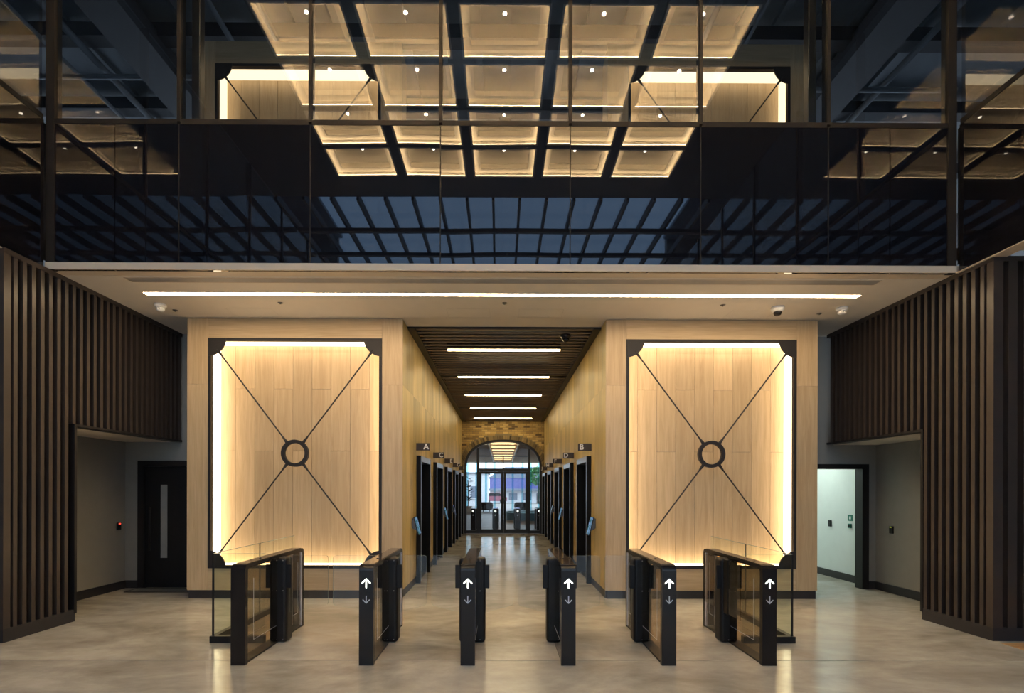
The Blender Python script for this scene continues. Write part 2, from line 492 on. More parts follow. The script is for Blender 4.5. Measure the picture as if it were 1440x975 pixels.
# walls at the back of the side passages, with a door hole
def passage_wall(side, x_out, x_in, xd0, xd1, zd, yw):
    n = 'wall_passage_'+side
    b = [(min(x_out, xd0), max(x_out, xd0), yw, yw+0.12, 0, HS), (min(xd1, x_in), max(xd1, x_in), yw, yw+0.12, 0, HS),
         (min(xd0, xd1), max(xd0, xd1), yw, yw+0.12, zd, HS)]
    o = many_boxes(n, b, GREYW, None, ((x_out+x_in)/2, yw, 0)); struct(o); o['label'] = 'grey wall at the end of the side passage'
    bb = box('baseboard', min(x_out, xd0)+0.001, max(x_out, xd0), yw-0.02, yw-0.001, 0, 0.13, PLINTH, o)
    return o
passage_wall('left', -6.37, -4.70, -6.05, -4.98, 2.12, 8.2)
passage_wall('right', 6.37, 4.74, 6.13, 5.05, 2.09, 8.2)

# left door (closed, black with a vision panel)
d1 = struct(empty('door_1', (-5.515, 8.2, 0))); d1['label'] = 'black single door with narrow vision panel'
band('door_frame', [(-6.05, 0), (-6.05, 2.12), (-4.98, 2.12), (-4.98, 0)], [(-5.95, 0), (-5.95, 2.03), (-5.08, 2.03), (-5.08, 0)], 'y', 8.17, 8.28, BLACK, d1)
lf = band('door_leaf', [(-5.945, 0.01), (-5.945, 2.025), (-5.085, 2.025), (-5.085, 0.01)], [(-5.705, 0.5), (-5.705, 1.72), (-5.585, 1.72), (-5.585, 0.5)], 'y', 8.215, 8.26, SATINB, d1, True)
VIS = plain('vision_glass', (0.22, 0.22, 0.21), 0.15)
box('vision_panel', -5.705, -5.585, 8.23, 8.245, 0.5, 1.72, VIS, lf)
tube('pull_handle', [(-5.86, 8.185, 0.62), (-5.86, 8.185, 1.35)], 0.011, BLACK, lf)

o = struct(box('wall_light_stop', -6.4, -4.7, 8.45, 8.55, 0, 2.7, DARKW)); o['label'] = 'unseen dark wall added behind the black door to block light'  # added out of sight to stop light leaking round the closed door
# right doorway, open, with the white service corridor behind
d2 = struct(empty('door_2', (5.55, 8.2, 0))); d2['label'] = 'black framed open doorway to a white corridor'
band('door_frame', [(6.13, 0), (6.13, 2.09), (5.0, 2.09), (5.0, 0)], [(6.02, 0), (6.02, 2.01), (5.1, 2.01), (5.1, 0)], 'y', 8.165, 8.34, BLACK, d2)
o = struct(box('wall_service_right', 6.3, 6.4, 8.32, 13, 0, 2.7, WHITEW)); o['label'] = 'white service corridor wall'
o = struct(box('wall_service_left', 4.76, 4.84, 8.32, 13, 0, 2.7, WHITEW)); o['label'] = 'white service corridor wall, near side'
o = struct(box('wall_service_end', 4.84, 6.3, 13, 13.1, 0, 2.7, WHITEW)); o['label'] = 'white service corridor end wall'
o = struct(box('ceiling_service', 4.84, 6.3, 8.32, 13, 2.6, 2.7, WHITEW)); o['label'] = 'white service corridor ceiling'
o = struct(box('baseboard_service', 6.28, 6.299, 8.34, 13, 0, 0.13, PLINTH)); o['label'] = 'black baseboard of the service corridor'
for yy in (9.2, 11.2):
    o = box('ceiling_light_panel', 5.2, 5.8, yy, yy+0.6, 2.575, 2.598, LEDW)
    tag(o, 'square white light panel in the service corridor ceiling', 'ceiling light', 'service corridor lights')

def reader(name, label, x, y, z, led, face):
    e_ = empty(name, (x, y, z)); tag(e_, label, 'card reader')
    x1 = x + face*0.03
    box('housing', min(x, x1), max(x, x1), y-0.035, y+0.035, z-0.06, z+0.06, SATINB, e_, 0.008, 2)
    x2 = x1 + face*0.002
    if led: box('status_light', min(x1, x2), max(x1, x2), y-0.02, y+0.02, z+0.035, z+0.048, led, e_)
    return e_
reader('card_reader', 'small black card reader with red light beside the black door', -6.269, 8.04, 1.04, LEDR, 1)
reader('card_reader', 'small black card reader on grey alcove wall at the right', 6.269, 7.85, 1.02, LEDY, -1)
reader('card_reader', 'black card reader on the white corridor wall', 6.299, 9.37, 1.02, None, -1)
e_ = empty('door_release', (6.299, 8.83, 1.0)); tag(e_, 'green emergency door release box on the white wall', 'door release')
box('cover', 6.27, 6.299, 8.80, 8.87, 0.97, 1.05, GREEN, e_, 0.004)
box('label_plate', 6.265, 6.27, 8.815, 8.855, 0.99, 1.03, SATINB, e_)
e_ = empty('safety_sign', (6.299, 8.83, 1.16)); tag(e_, 'small green safety notice above the door release', 'sign')
box('plate', 6.292, 6.299, 8.78, 8.90, 1.10, 1.21, GREEN, e_)
box('pictogram', 6.290, 6.292, 8.82, 8.86, 1.13, 1.18, LETTER, e_)

mt = box('door_mat', -6.0, -4.95, 7.86, 8.14, 0.0005, 0.008, MAT); tag(mt, 'grey entrance mat in front of the black door', 'mat')
band('edge_strip', [(-6.02, 7.84), (-6.02, 8.16), (-4.93, 8.16), (-4.93, 7.84)], [(-6.0, 7.86), (-6.0, 8.14), (-4.95, 8.14), (-4.95, 7.86)], 'z', 0.0005, 0.012, BLACK, mt, True)

# ------------------------------------------------------------------ soffit
so = struct(box('ceiling', XL-0.05, XR+0.05, YF+0.16, 7.77, HS, HS+0.1, SOFF)); so['label'] = 'pale painted soffit over the turnstiles'
box('side_soffit', XL-0.05, CL-0.02, 7.77, 8.3, HS, HS+0.1, SOFF, so)
box('side_soffit', CR+0.02, XR+0.05, 7.77, 8.3, HS, HS+0.1, SOFF, so)
box('edge_trim', XL-0.05, XR+0.05, YF-0.02, YF+0.155, HS+0.0005, HS+0.08, TRIMC, so)
for x0, x1 in ((-0.80, -0.18), (0.24, 0.88), (3.3, 3.95), (-3.95, -3.3)):
    band('access_panel', [(x0, 7.0), (x1, 7.0), (x1, 7.35), (x0, 7.35)], [(x0+0.004, 7.004), (x1-0.004, 7.004), (x1-0.004, 7.346), (x0+0.004, 7.346)], 'z', HS-0.0015, HS, GRILLE, so, True)
gr = empty('air_grille', (0, 6.06, HS)); tag(gr, 'long slotted air grille in the soffit beside the linear lamp', 'grille')
band('grille_frame', [(-4.62, 6.0), (4.66, 6.0), (4.66, 6.13), (-4.62, 6.13)], [(-4.61, 6.006), (4.65, 6.006), (4.65, 6.124), (-4.61, 6.124)], 'z', HS-0.006, HS, TRIMC, gr, True)
box('grille_back', -4.61, 4.65, 6.006, 6.124, HS-0.002, HS-0.0005, BLACK, gr)
for k in range(5):
    y = 6.014 + k*0.0225
    box('blade', -4.61, 4.65, y, y+0.011, HS-0.006, HS-0.002, GRILLE, gr)
ll = empty('linear_lamp', (0, 6.49, HS)); tag(ll, 'long glowing linear lamp across the soffit', 'lamp')
band('lamp_trim', [(-4.72, 6.438), (4.74, 6.438), (4.74, 6.535), (-4.72, 6.535)], [(-4.71, 6.446), (4.73, 6.446), (4.73, 6.527), (-4.71, 6.527)], 'z', HS-0.006, HS, SOFF, ll, True)
box('diffuser', -4.71, 4.73, 6.446, 6.527, HS-0.004, HS-0.001, LEDS, ll)

def smoke(label, x, y):
    e_ = empty('smoke_detector', (x, y, HS)); tag(e_, label, 'smoke detector')
    lathe('base', [(0.075, 0), (0.075, -0.03), (0.066, -0.042)], (x, y, HS), WHITEP, e_)
    lathe('sensor_head', [(0.056, -0.042), (0.053, -0.08), (0.036, -0.095)], (x, y, HS), WHITEP, e_)
    for dx in (-0.016, 0.016): box('sensor_slot', x+dx-0.009, x+dx+0.009, y-0.058, y-0.045, HS-0.076, HS-0.066, BLACK, e_)
smoke('white smoke detector on the soffit near the left slat wall', -4.78, 6.88)
smoke('white smoke detector on the soffit near the right slat wall', 4.79, 6.9)
def dome_cam(label, x, y, z, mb):
    e_ = empty('dome_camera', (x, y, z)); tag(e_, label, 'security camera')
    lathe('mount', [(0.088, 0), (0.088, -0.03), (0.068, -0.058), (0.058, -0.064)], (x, y, z), mb, e_)
    lathe('dome', [(0.053, -0.064), (0.052, -0.085), (0.04, -0.11), (0.014, -0.122)], (x, y, z), GLOSSB, e_)
dome_cam('white security dome camera hanging from the soffit', 3.88, 6.9, HS, WHITEP)
for x, y in ((-3.07, 6.8), (0.03, 6.78), (3.07, 6.82), (-4.72, 7.1), (4.62, 7.13)):
    e_ = empty('sprinkler_head', (x, y, HS))
    tag(e_, {-3.07: 'tiny sprinkler above the left backlit recess', 0.03: 'tiny sprinkler in the middle of the soffit', 3.07: 'tiny sprinkler above the right backlit recess', -4.72: 'tiny sprinkler behind the left smoke detector', 4.62: 'tiny sprinkler behind the right smoke detector'}[x], 'sprinkler')
    lathe('cover_plate', [(0.036, 0), (0.034, -0.005)], (x, y, HS), STEELD, e_, 12)
    lathe('nozzle', [(0.009, -0.005), (0.012, -0.02)], (x, y, HS), STEELD, e_, 8)

# ------------------------------------------------------------------ oak portals with backlit recesses
def portal(side, x0, x1, f0, f1):
    inner_is_right = side == 'left'
    pn = struct(empty('wall_portal_'+side, ((x0+x1)/2, YP, 0))); pn['label'] = 'oak clad wall block around the %s backlit recess' % side
    yb = YP + 0.03
    z0, z1, zf0, zf1, zs = 0.125, HS-0.004, 0.457, 3.93, 3.234
    many_boxes('core', [(x0+0.02, f0, yb, 8.2, 0, z1), (f1, x1-0.02, yb, 8.2, 0, z1), (f0, f1, yb, 8.2, 0, zf0), (f0, f1, yb, 8.2, zf1, z1), (f0, f1, 7.72, 8.2, zf0, zf1)], BRONZEB, pn, ((x0+x1)/2, YP, 0))
    g = 0.0012
    for a, b in ((x0, f0), (f1, x1)):
        box('oak_panel', a+g, b-g, YP, yb, z0, zs-g, OAK, pn); box('oak_panel', a+g, b-g, YP, yb, zs+g, z1, OAK, pn)
    box('oak_panel', f0+g, f1-g, YP, yb, zf1+g, z1, OAKH, pn)
    box('oak_panel', f0+g, f1-g, YP, yb, z0, zf0-g, OAKH, pn)
    xo = x0 if inner_is_right else x1
    if inner_is_right: box('oak_panel', x0, x0+0.02, YP+0.031, 8.19, z0, z1, OAK, pn)
    else: box('oak_panel', x1-0.02, x1, YP+0.031, 8.19, z0, z1, OAK, pn)
    box('plinth', x0+0.025, x1-0.02, YP+0.006, yb, 0, z0-0.002, PLINTH, pn)
    return pn
portal('left', -4.75, CL, -4.43, -1.817)
portal('right', CR, 4.785, 1.88, 4.46)

def backlit(side, f0, f1, zf0, zf1, yp, label, LED=LED):
    xc = (f0+f1)/2; zc = (zf0+zf1)/2
    e_ = empty('backlit_recess', (xc, yp, zf0)); tag(e_, label, 'light panel', None)
    t = 0.042; yb = yp+0.27
    a0, a1, b0, b1 = f0+t, f1-t, zf0+t, zf1-t
    band('frame', [(f0, zf0), (f1, zf0), (f1, zf1), (f0, zf1)], [(a0, b0), (a1, b0), (a1, b1), (a0, b1)], 'y', yp-0.012, yp+0.05, FRAMEB, e_, True)
    # luminous reveals
    th = 0.02
    box('light_strip', a0-th, a0, yp+0.055, yb-0.012, b0, b1, LED, e_)
    box('light_strip', a1, a1+th, yp+0.055, yb-0.012, b0, b1, LED, e_)
    box('light_strip', a0, a1, yp+0.055, yb-0.012, b1, b1+th, LED, e_)
    box('light_strip', a0, a1, yp+0.055, yb-0.012, b0-th, b0, LED, e_)
    # planked back
    pw = 0.298; n = 9; g = 0.002
    edges = [xc + (i-4.5)*pw for i in range(10)]; edges[0] = f0+0.01; edges[-1] = f1-0.01
    for i in range(n):
        seams = [zf0+0.01, 3.22 + (zf1-3.93), zf1-0.01] if i % 2 else [zf0+0.01, 2.25 + (zf1-3.93), zf1-0.01]
        for s0, s1 in zip(seams, seams[1:]):
            box('plank', edges[i]+g, edges[i+1]-g, yb, yb+0.02, s0+g, s1-g, OAK, e_)
    # corner plates, ring and rods
    rr = 0.268
    for sx, cx in ((1, f0+0.004), (-1, f1-0.004)):
        for sz, cz in ((1, zf0+0.004), (-1, zf1-0.004)):
            pts = [(cx, cz)] + [(cx+sx*rr*math.cos(k*math.pi/28), cz+sz*rr*math.sin(k*math.pi/28)) for k in range(15)]
            cp = prism('corner_plate', pts, 'y', yp-0.02, yp-0.004, FRAMEB, e_)
            box('slot', min(cx+sx*0.05, cx+sx*rr*0.9), max(cx+sx*0.05, cx+sx*rr*0.9), yp-0.0215, yp-0.02, cz+sz*0.042, cz+sz*0.05, BLACK, cp)
            # rod
            dx, dz = xc-cx, zc-cz; ln = math.hypot(dx, dz); ux, uz = dx/ln, dz/ln
            yr = yp-0.002
            A = (cx+ux*(rr-0.05), yr, cz+uz*(rr-0.05)); B = (cx+ux*(rr+0.01), yr, cz+uz*(rr+0.01)); B2 = (cx+ux*(rr+0.11), yr, cz+uz*(rr+0.11))
            C2 = (xc-ux*0.32, yr, zc-uz*0.32); C = (xc-ux*0.22, yr, zc-uz*0.22); D = (xc-ux*0.19, yr, zc-uz*0.19)
            tube('rod', [A, B, B2, C2, C, D], [0.022, 0.02, 0.011, 0.011, 0.024, 0.028], FRAMEB, e_)
    m_ = 40
    band('ring', [(xc+0.204*math.cos(2*math.pi*k/m_), zc+0.204*math.sin(2*math.pi*k/m_)) for k in range(m_)],
         [(xc+0.153*math.cos(2*math.pi*k/m_), zc+0.153*math.sin(2*math.pi*k/m_)) for k in range(m_)], 'y', yp-0.03, yp+0.025, FRAMEB, e_, True)
    return e_
backlit('left', -4.43, -1.817, 0.457, 3.93, YP, 'backlit oak recess left of the lift corridor, black X rods and ring')
backlit('right', 1.88, 4.46, 0.457, 3.93, YP, 'backlit oak recess right of the lift corridor, black X rods and ring')

# ------------------------------------------------------------------ lift corridor
LIFT = [YP + PW*(4+7*k) for k in range(5)]; LW = 4*PW; LH = 2.25
def corridor_wall(side, xw, s):
    r = struct(box('wall_corridor_'+side, *( (xw-0.75, xw-0.03) if s > 0 else (xw+0.03, xw+0.75) ), 8.21 if True else 0, YE, LH+0.01, HS+0.2, BRONZEB))
    r['label'] = 'oak plank wall of the lift corridor, %s side' % side
    def bx(name, xa, xb_, *a):
        return box(name, min(xa, xb_), max(xa, xb_), *a)
    g = 0.0012
    n = 36
    for i in range(n):
        y0 = YP + 0.031 + 0 if i == 0 else YP + i*PW
        y1 = YP + (i+1)*PW
        k = i % 7
        door = 4 <= k <= 7-1+0 and k >= 4 and (i-4) % 7 <= 3 and i >= 4
        door = i >= 4 and (i-4) % 7 <= 3
        if not door:
            bx('plank', xw-s*0.03, xw, y0+g, y1-g, 0.125, 3.234-g, OAKC, r)
            bx('skirting', xw-s*0.03, xw-s*0.006, y0, y1, 0.0, 0.123, PLINTH, r)
            if y0 > 8.2: bx('pier_core', xw-s*0.6, xw-s*0.031, y0, y1, 0.0, LH+0.01, BRONZEB, r)
        else:
            bx('plank', xw-s*0.03, xw, y0+g, y1-g, LH+0.002, 3.234-g, OAKC, r)
        bx('plank', xw-s*0.03, xw, y0+g, y1-g, 3.234+g, HS-0.004, OAKC, r)
    return r
corridor_wall('left', CL, 1); corridor_wall('right', CR, -1)

NAMES_L = 'ACEGI'; NAMES_R = 'BDFHJ'
ORD = ['nearest', 'second', 'third', 'fourth', 'farthest']
def lift(side, k):
    s = 1 if side == 'left' else -1; xw = CL if s > 0 else CR
    ch = (NAMES_L if s > 0 else NAMES_R)[k]
    y0 = LIFT[k]; y1 = y0+LW; yc = (y0+y1)/2
    def bx(name, xa, xb_, *a):
        return box(name, min(xa, xb_), max(xa, xb_), *a)
    e_ = empty('lift_entrance', (xw, yc, 0)); tag(e_, 'dark lift entrance under sign %s in the %s corridor wall' % (ch, side), 'lift', 'lift entrances')
    xo = xw + s*0.075; xi = xw - s*0.26
    bx('jamb', xi, xo, y0+0.002, y0+0.075, 0.0, LH-0.002, LIFTJ, e_)
    bx('jamb', xi, xo, y1-0.075, y1-0.002, 0.0, LH-0.002, LIFTJ, e_)
    bx('head', xi, xo, y0+0.0755, y1-0.0755, LH-0.10, LH-0.002, STEEL, e_)
    for a, b in ((y0+0.076, yc-0.002), (yc+0.002, y1-0.076)):
        bx('door_panel', xi, xi+s*0.03, a, b, 0.012, LH-0.101, LIFTD, e_)
    bx('sill', xi, xw+s*0.01, y0+0.076, y1-0.076, 0.0005, 0.012, STEELD, e_)
    for yy in (y0, y1-0.008):
        bx('edge_bead', xo, xo+s*0.004, yy+(0.052 if yy == y0 else -0.062), yy+(0.075 if yy == y0 else -0.045), 0.02, LH-0.01, STEEL, e_)
    # projecting letter sign
    g_ = empty('letter_sign', (xw, y0-0.02, 2.39)); tag(g_, 'brown projecting sign with white letter %s' % ch, 'sign', 'lift letter signs')
    bx('plate', xw+s*0.001, xw+s*0.235, y0-0.03, y0-0.005, 2.335, 2.463, SIGNB, g_)
    letter('letter', ch, 0.135, (xw+s*0.175, y0-0.032, 2.399), LETTER, g_)
for k in range(5):
    lift('left', k); lift('right', k)

def kiosk(side, y, lit, where):
    s = 1 if side == 'left' else -1; xw = CL if s > 0 else CR
    e_ = empty('lift_call_screen', (xw, y, 1.1)); tag(e_, 'tilted touch screen on the %s corridor wall %s' % (side, where), 'touch screen', 'lift call screens')
    zc = 1.04; h = 0.30
    # leaning slab: top against the wall, bottom out, facing the camera a little
    pts = [(xw+s*0.035, zc+h/2), (xw+s*0.06, zc+h/2+0.006), (xw+s*0.135, zc-h/2+0.006), (xw+s*0.11, zc-h/2)]
    prism('housing', pts, 'y', y-0.10, y+0.10, SATINB, e_)
    dx, dz = 0.075*s, -h
    pts = [(xw+s*0.0605, zc+h/2-0.004), (xw+s*0.0635, zc+h/2-0.003), (xw+s*0.133, zc-h/2+0.02), (xw+s*0.130, zc-h/2+0.018)]
    prism('display', pts, 'y', y-0.092, y+0.092, SCREEN if lit else GLOSSB, e_)
    # near edge glows on lit screens: the caught light is put in as emission
    prism('edge_trim', [(xw+s*0.052, zc+h/2-0.002), (xw+s*0.060, zc+h/2+0.0), (xw+s*0.134, zc-h/2+0.008), (xw+s*0.126, zc-h/2+0.006)], 'y', y-0.1035, y-0.1005, SCREEN if lit else STEELD, e_)
    prism('bracket', [(xw+s*0.001, zc+0.13), (xw+s*0.045, zc+0.1), (xw+s*0.09, zc-0.09), (xw+s*0.001, zc-0.03)], 'y', y-0.05, y+0.05, STEELD, e_)
for side in ('left', 'right'):
    kiosk(side, 8.25, True, 'nearest the turnstiles'); kiosk(side, 12.45, True, 'past the second lift'); kiosk(side, 14.6, False, 'past the third lift, unlit')
PALE = plain('etched_sticker', (0.62, 0.58, 0.52), 0.5)
for side, xw, s in (('left', CL, 1), ('right', CR, -1)):
    m_ = 28; yc = 10.22; zc = 1.72
    pts = [(yc+0.22*math.cos(2*math.pi*k/m_), zc+0.36*math.sin(2*math.pi*k/m_)) for k in range(m_)]
    pin = [(yc+0.11*math.cos(2*math.pi*k/m_), zc+0.22*math.sin(2*math.pi*k/m_)) for k in range(m_)]
    o = band('wall_numeral', pts, pin, 'x', xw+s*0.001, xw+s*0.004, PALE, None, True)
    tag(o, 'pale oval floor mark on the %s corridor wall' % side, 'wall sign')

cc = struct(box('ceiling_corridor', CL+0.001, CR-0.001, 7.77, YE-0.001, HS+0.20, HS+0.28, PLINTH)); cc['label'] = 'dark slatted ceiling of the lift corridor'
box('side_trim', CL+0.003, CL+0.12, 7.771, YE-0.004, HS-0.03, HS+0.11, BLACK, cc)
box('side_trim', CR-0.12, CR-0.003, 7.771, YE-0.004, HS-0.03, HS+0.11, BLACK, cc)
box('end_trim', CL+0.12, CR-0.12, 7.771, 7.80, HS-0.02, HS+0.11, BLACK, cc)
LY = [9.01, 11.16, 13.31, 15.46, 17.61]
SLAT = plain('ceiling_slat', (0.24, 0.175, 0.115), 0.5)
y = 7.86
while y < YE-0.08:
    if min(abs(y+0.025-a) for a in LY) > 0.07:
        box('slat', CL+0.121, CR-0.121, y, y+0.042, HS-0.015, HS+0.0, SLAT, cc)
    y += 0.172
for k, yy in enumerate(LY):
    e_ = empty('corridor_lamp', (0.03, yy, HS)); tag(e_, '%s linear lamp in the slatted corridor ceiling' % ['first', 'second', 'third', 'fourth', 'farthest'][k], 'lamp', 'corridor linear lamps')
    box('housing', -1.01, 1.07, yy-0.045, yy+0.045, HS-0.012, HS+0.1, BLACK, e_)
    box('diffuser', -1.0, 1.06, yy-0.037, yy+0.037, HS-0.022, HS-0.0125, LEDC, e_)
dome_cam('black security dome camera on the corridor ceiling', 1.05, 8.12, HS-0.016, BLACK)

# ------------------------------------------------------------------ brick end wall with arch
XC, HW, ZT, ZSP, NEXP = 0.04, 1.455, 3.53, 2.45, 2.35
def arch(hw, zt, n=44):
    """outline left foot -> crown -> right foot"""
    b = zt-ZSP; pts = [(XC-hw, 0.0)]
    for k in range(n+1):
        a = math.pi - math.pi*k/n
        c, s = math.cos(a), math.sin(a)
        pts.append((XC + hw*math.copysign(abs(c)**(2/NEXP), c), ZSP + b*abs(s)**(2/NEXP)))
    pts.append((XC+hw, 0.0)); return pts
def arch_half(z, hw, zt):
    if z <= ZSP: return hw
    t = (z-ZSP)/(zt-ZSP)
    return 0 if t >= 1 else hw*(1-t**NEXP)**(1/NEXP)
wx0, wx1, wzt = CL-0.05, CR+0.05, HS+0.3
A = arch(HW, ZT)
outer = []
for (x, z) in A:
    outer.append((x, wzt))
outer[0] = (wx0, 0.0); outer[1] = (wx0, ZSP); outer[-1] = (wx1, 0.0); outer[-2] = (wx1, ZSP)
# fill: piers then head
bk = struct(band('wall_end', [(wx0, 0), (wx0, wzt)] + [(p[0], wzt) for p in A[1:-1]] + [(wx1, wzt), (wx1, 0)],
     [(A[0][0], 0), (A[1][0], A[1][1])] + [p for p in A[1:-1]] + [(A[-2][0], A[-2][1]), (A[-1][0], 0)], 'y', YE, YE+0.24, MORTAR))
bk['label'] = 'yellow stock brick wall with arched opening at the corridor end'
RG = 0.155
bl = []
rowh, bwid, j = 0.075, 0.225, 0.011
row = 0; z = 0.0
while z < wzt-0.3:
    x = wx0 - (bwid/2 if row % 2 else 0)
    zc = z+rowh/2
    hwz = max(arch_half(z, HW+RG, ZT+RG), arch_half(z+rowh, HW+RG, ZT+RG))
    while x < wx1:
        a, b = max(x+j/2, wx0), min(x+bwid-j/2, wx1)
        segs = []
        if hwz <= 0: segs = [(a, b)]
        else:
            l, r_ = XC-hwz-0.004, XC+hwz+0.004
            if a < l: segs.append((a, min(b, l)))
            if b > r_: segs.append((max(a, r_), b))
        for p, q in segs:
            if q-p > 0.015:
                d_ = random.uniform(0.006, 0.014)
                bl.append((p, q, YE-d_, YE+0.02, z+j/2, z+rowh-j/2))
        x += bwid
    z += rowh; row += 1
bo = many_boxes('bricks', bl, BRICK, bk, (XC, YE, 2)); bo['kind'] = 'stuff'; bo['label'] = 'yellow stock bricks'
# voussoirs
vs, fs = [], []
pin, pout = arch(HW+0.004, ZT+0.004, 240), arch(HW+RG, ZT+RG, 240)
def walk(path, step):
    d = [0]
    for p, q in zip(path, path[1:]): d.append(d[-1]+math.hypot(q[0]-p[0], q[1]-p[1]))
    return d
def at(path, d, t):
    t *= d[-1]
    for i in range(len(d)-1):
        if d[i+1] >= t:
            f = (t-d[i])/max(1e-9, d[i+1]-d[i]); p, q = path[i], path[i+1]
            return (p[0]+(q[0]-p[0])*f, p[1]+(q[1]-p[1])*f)
    return path[-1]
din, dout = walk(pin, 0), walk(pout, 0)
nv = int(din[-1]/0.076)
for k in range(nv):
    t0, t1 = (k+0.07)/nv, (k+0.93)/nv
    q = [at(pin, din, t0), at(pin, din, t1), at(pout, dout, t1), at(pout, dout, t0)]
    b = len(vs); yy = YE-random.uniform(0.012, 0.02)
    vs += [(p[0], yy, p[1]) for p in q] + [(p[0], YE+0.02, p[1]) for p in q]
    fs += [(b, b+1, b+2, b+3), (b+7, b+6, b+5, b+4)] + [(b+i, b+4+i, b+4+(i+1) % 4, b+(i+1) % 4) for i in range(4)]
me = bpy.data.meshes.new('arch_bricks'); me.from_pydata(vs, [], fs); me.update()
bm = bmesh.new(); bm.from_mesh(me); bmesh.ops.recalc_face_normals(bm, faces=bm.faces[:]); bm.to_mesh(me); bm.free()
me.materials.append(BRICKD)
vo = link('arch_bricks', me, (0, 0, 0), bk); vo.location = -Vector(bk.location); vo['kind'] = 'stuff'; vo['label'] = 'soldier bricks round the arch'

# arched glazed doors
d3 = struct(empty('door_3', (XC, YE+0.08, 0))); d3['label'] = 'black framed arched glass screen with double doors'
ya, yb_ = YE+0.02, YE+0.14
band('arch_frame', arch(HW, ZT), arch(HW-0.085, ZT-0.085), 'y', ya, yb_, BLACK, d3)
zt = 2.40
def ztop(x, off=0.085):
    t = abs(x-XC)/(HW-off)
    return ZSP + (ZT-off-ZSP)*max(0, 1-t**NEXP)**(1/NEXP)
for xm in (-0.905, 1.02):
    box('mullion', xm-0.045, xm+0.045, ya, yb_, 0.0, ztop(abs(xm-XC)+0.045+XC), BLACK, d3)
box('transom', -0.86, 0.975, ya, yb_, zt-0.05, zt+0.05, BLACK, d3)
box('centre_bar', XC-0.015, XC+0.025, ya, yb_, zt+0.05, 2.92, BLACK, d3)
box('transom', -0.86, 0.975, ya+0.02, yb_, 2.90, 2.93, BLACK, d3)
box('threshold', XC-HW+0.09, XC+HW-0.09, ya, yb_, 0.0, 0.02, STEELD, d3)
for a, b, hs in ((-0.86, 0.055, 1), (0.06, 0.975, -1)):
    lf = band('door_leaf', [(a, 0.02), (b, 0.02), (b, zt-0.055), (a, zt-0.055)], [(a+0.09, 0.16), (b-0.09, 0.16), (b-0.09, zt-0.15), (a+0.09, zt-0.15)], 'y', ya+0.02, yb_-0.02, BLACK, d3, True)
    box('pane', a+0.09, b-0.09, ya+0.055, ya+0.065, 0.16, zt-0.15, GDOOR, lf)
    hx = b-0.05 if hs > 0 else a+0.05
    for zz in (0.55, 1.25):
        box('handle_mount', hx-0.015, hx+0.015, ya-0.02, ya+0.02, zz, zz+0.03, STEEL, lf)
    tube('pull_handle', [(hx, ya-0.03, 0.5), (hx, ya-0.03, 1.35)], 0.014, BLACK, lf)
for x0, x1 in ((XC-HW+0.085, -0.95), (1.065, XC+HW-0.085)):
    n = 12; pts = [(x0, 0.12), (x1, 0.12)] + [(x1+(x0-x1)*k/n, ztop(x1+(x0-x1)*k/n)-0.0) for k in range(n+1)]
    prism('pane', pts, 'y', ya+0.055, ya+0.065, GDOOR, d3)
    box('bottom_rail', x0, x1, ya, yb_, 0.02, 0.12, BLACK, d3)
n = 24; pts = [(-0.86, zt+0.05), (0.975, zt+0.05)] + [(0.975+(-0.86-0.975)*k/n, ztop(0.975+(-0.86-0.975)*k/n)) for k in range(n+1)]
prism('pane', pts, 'y', ya+0.055, ya+0.065, GDOOR, d3)

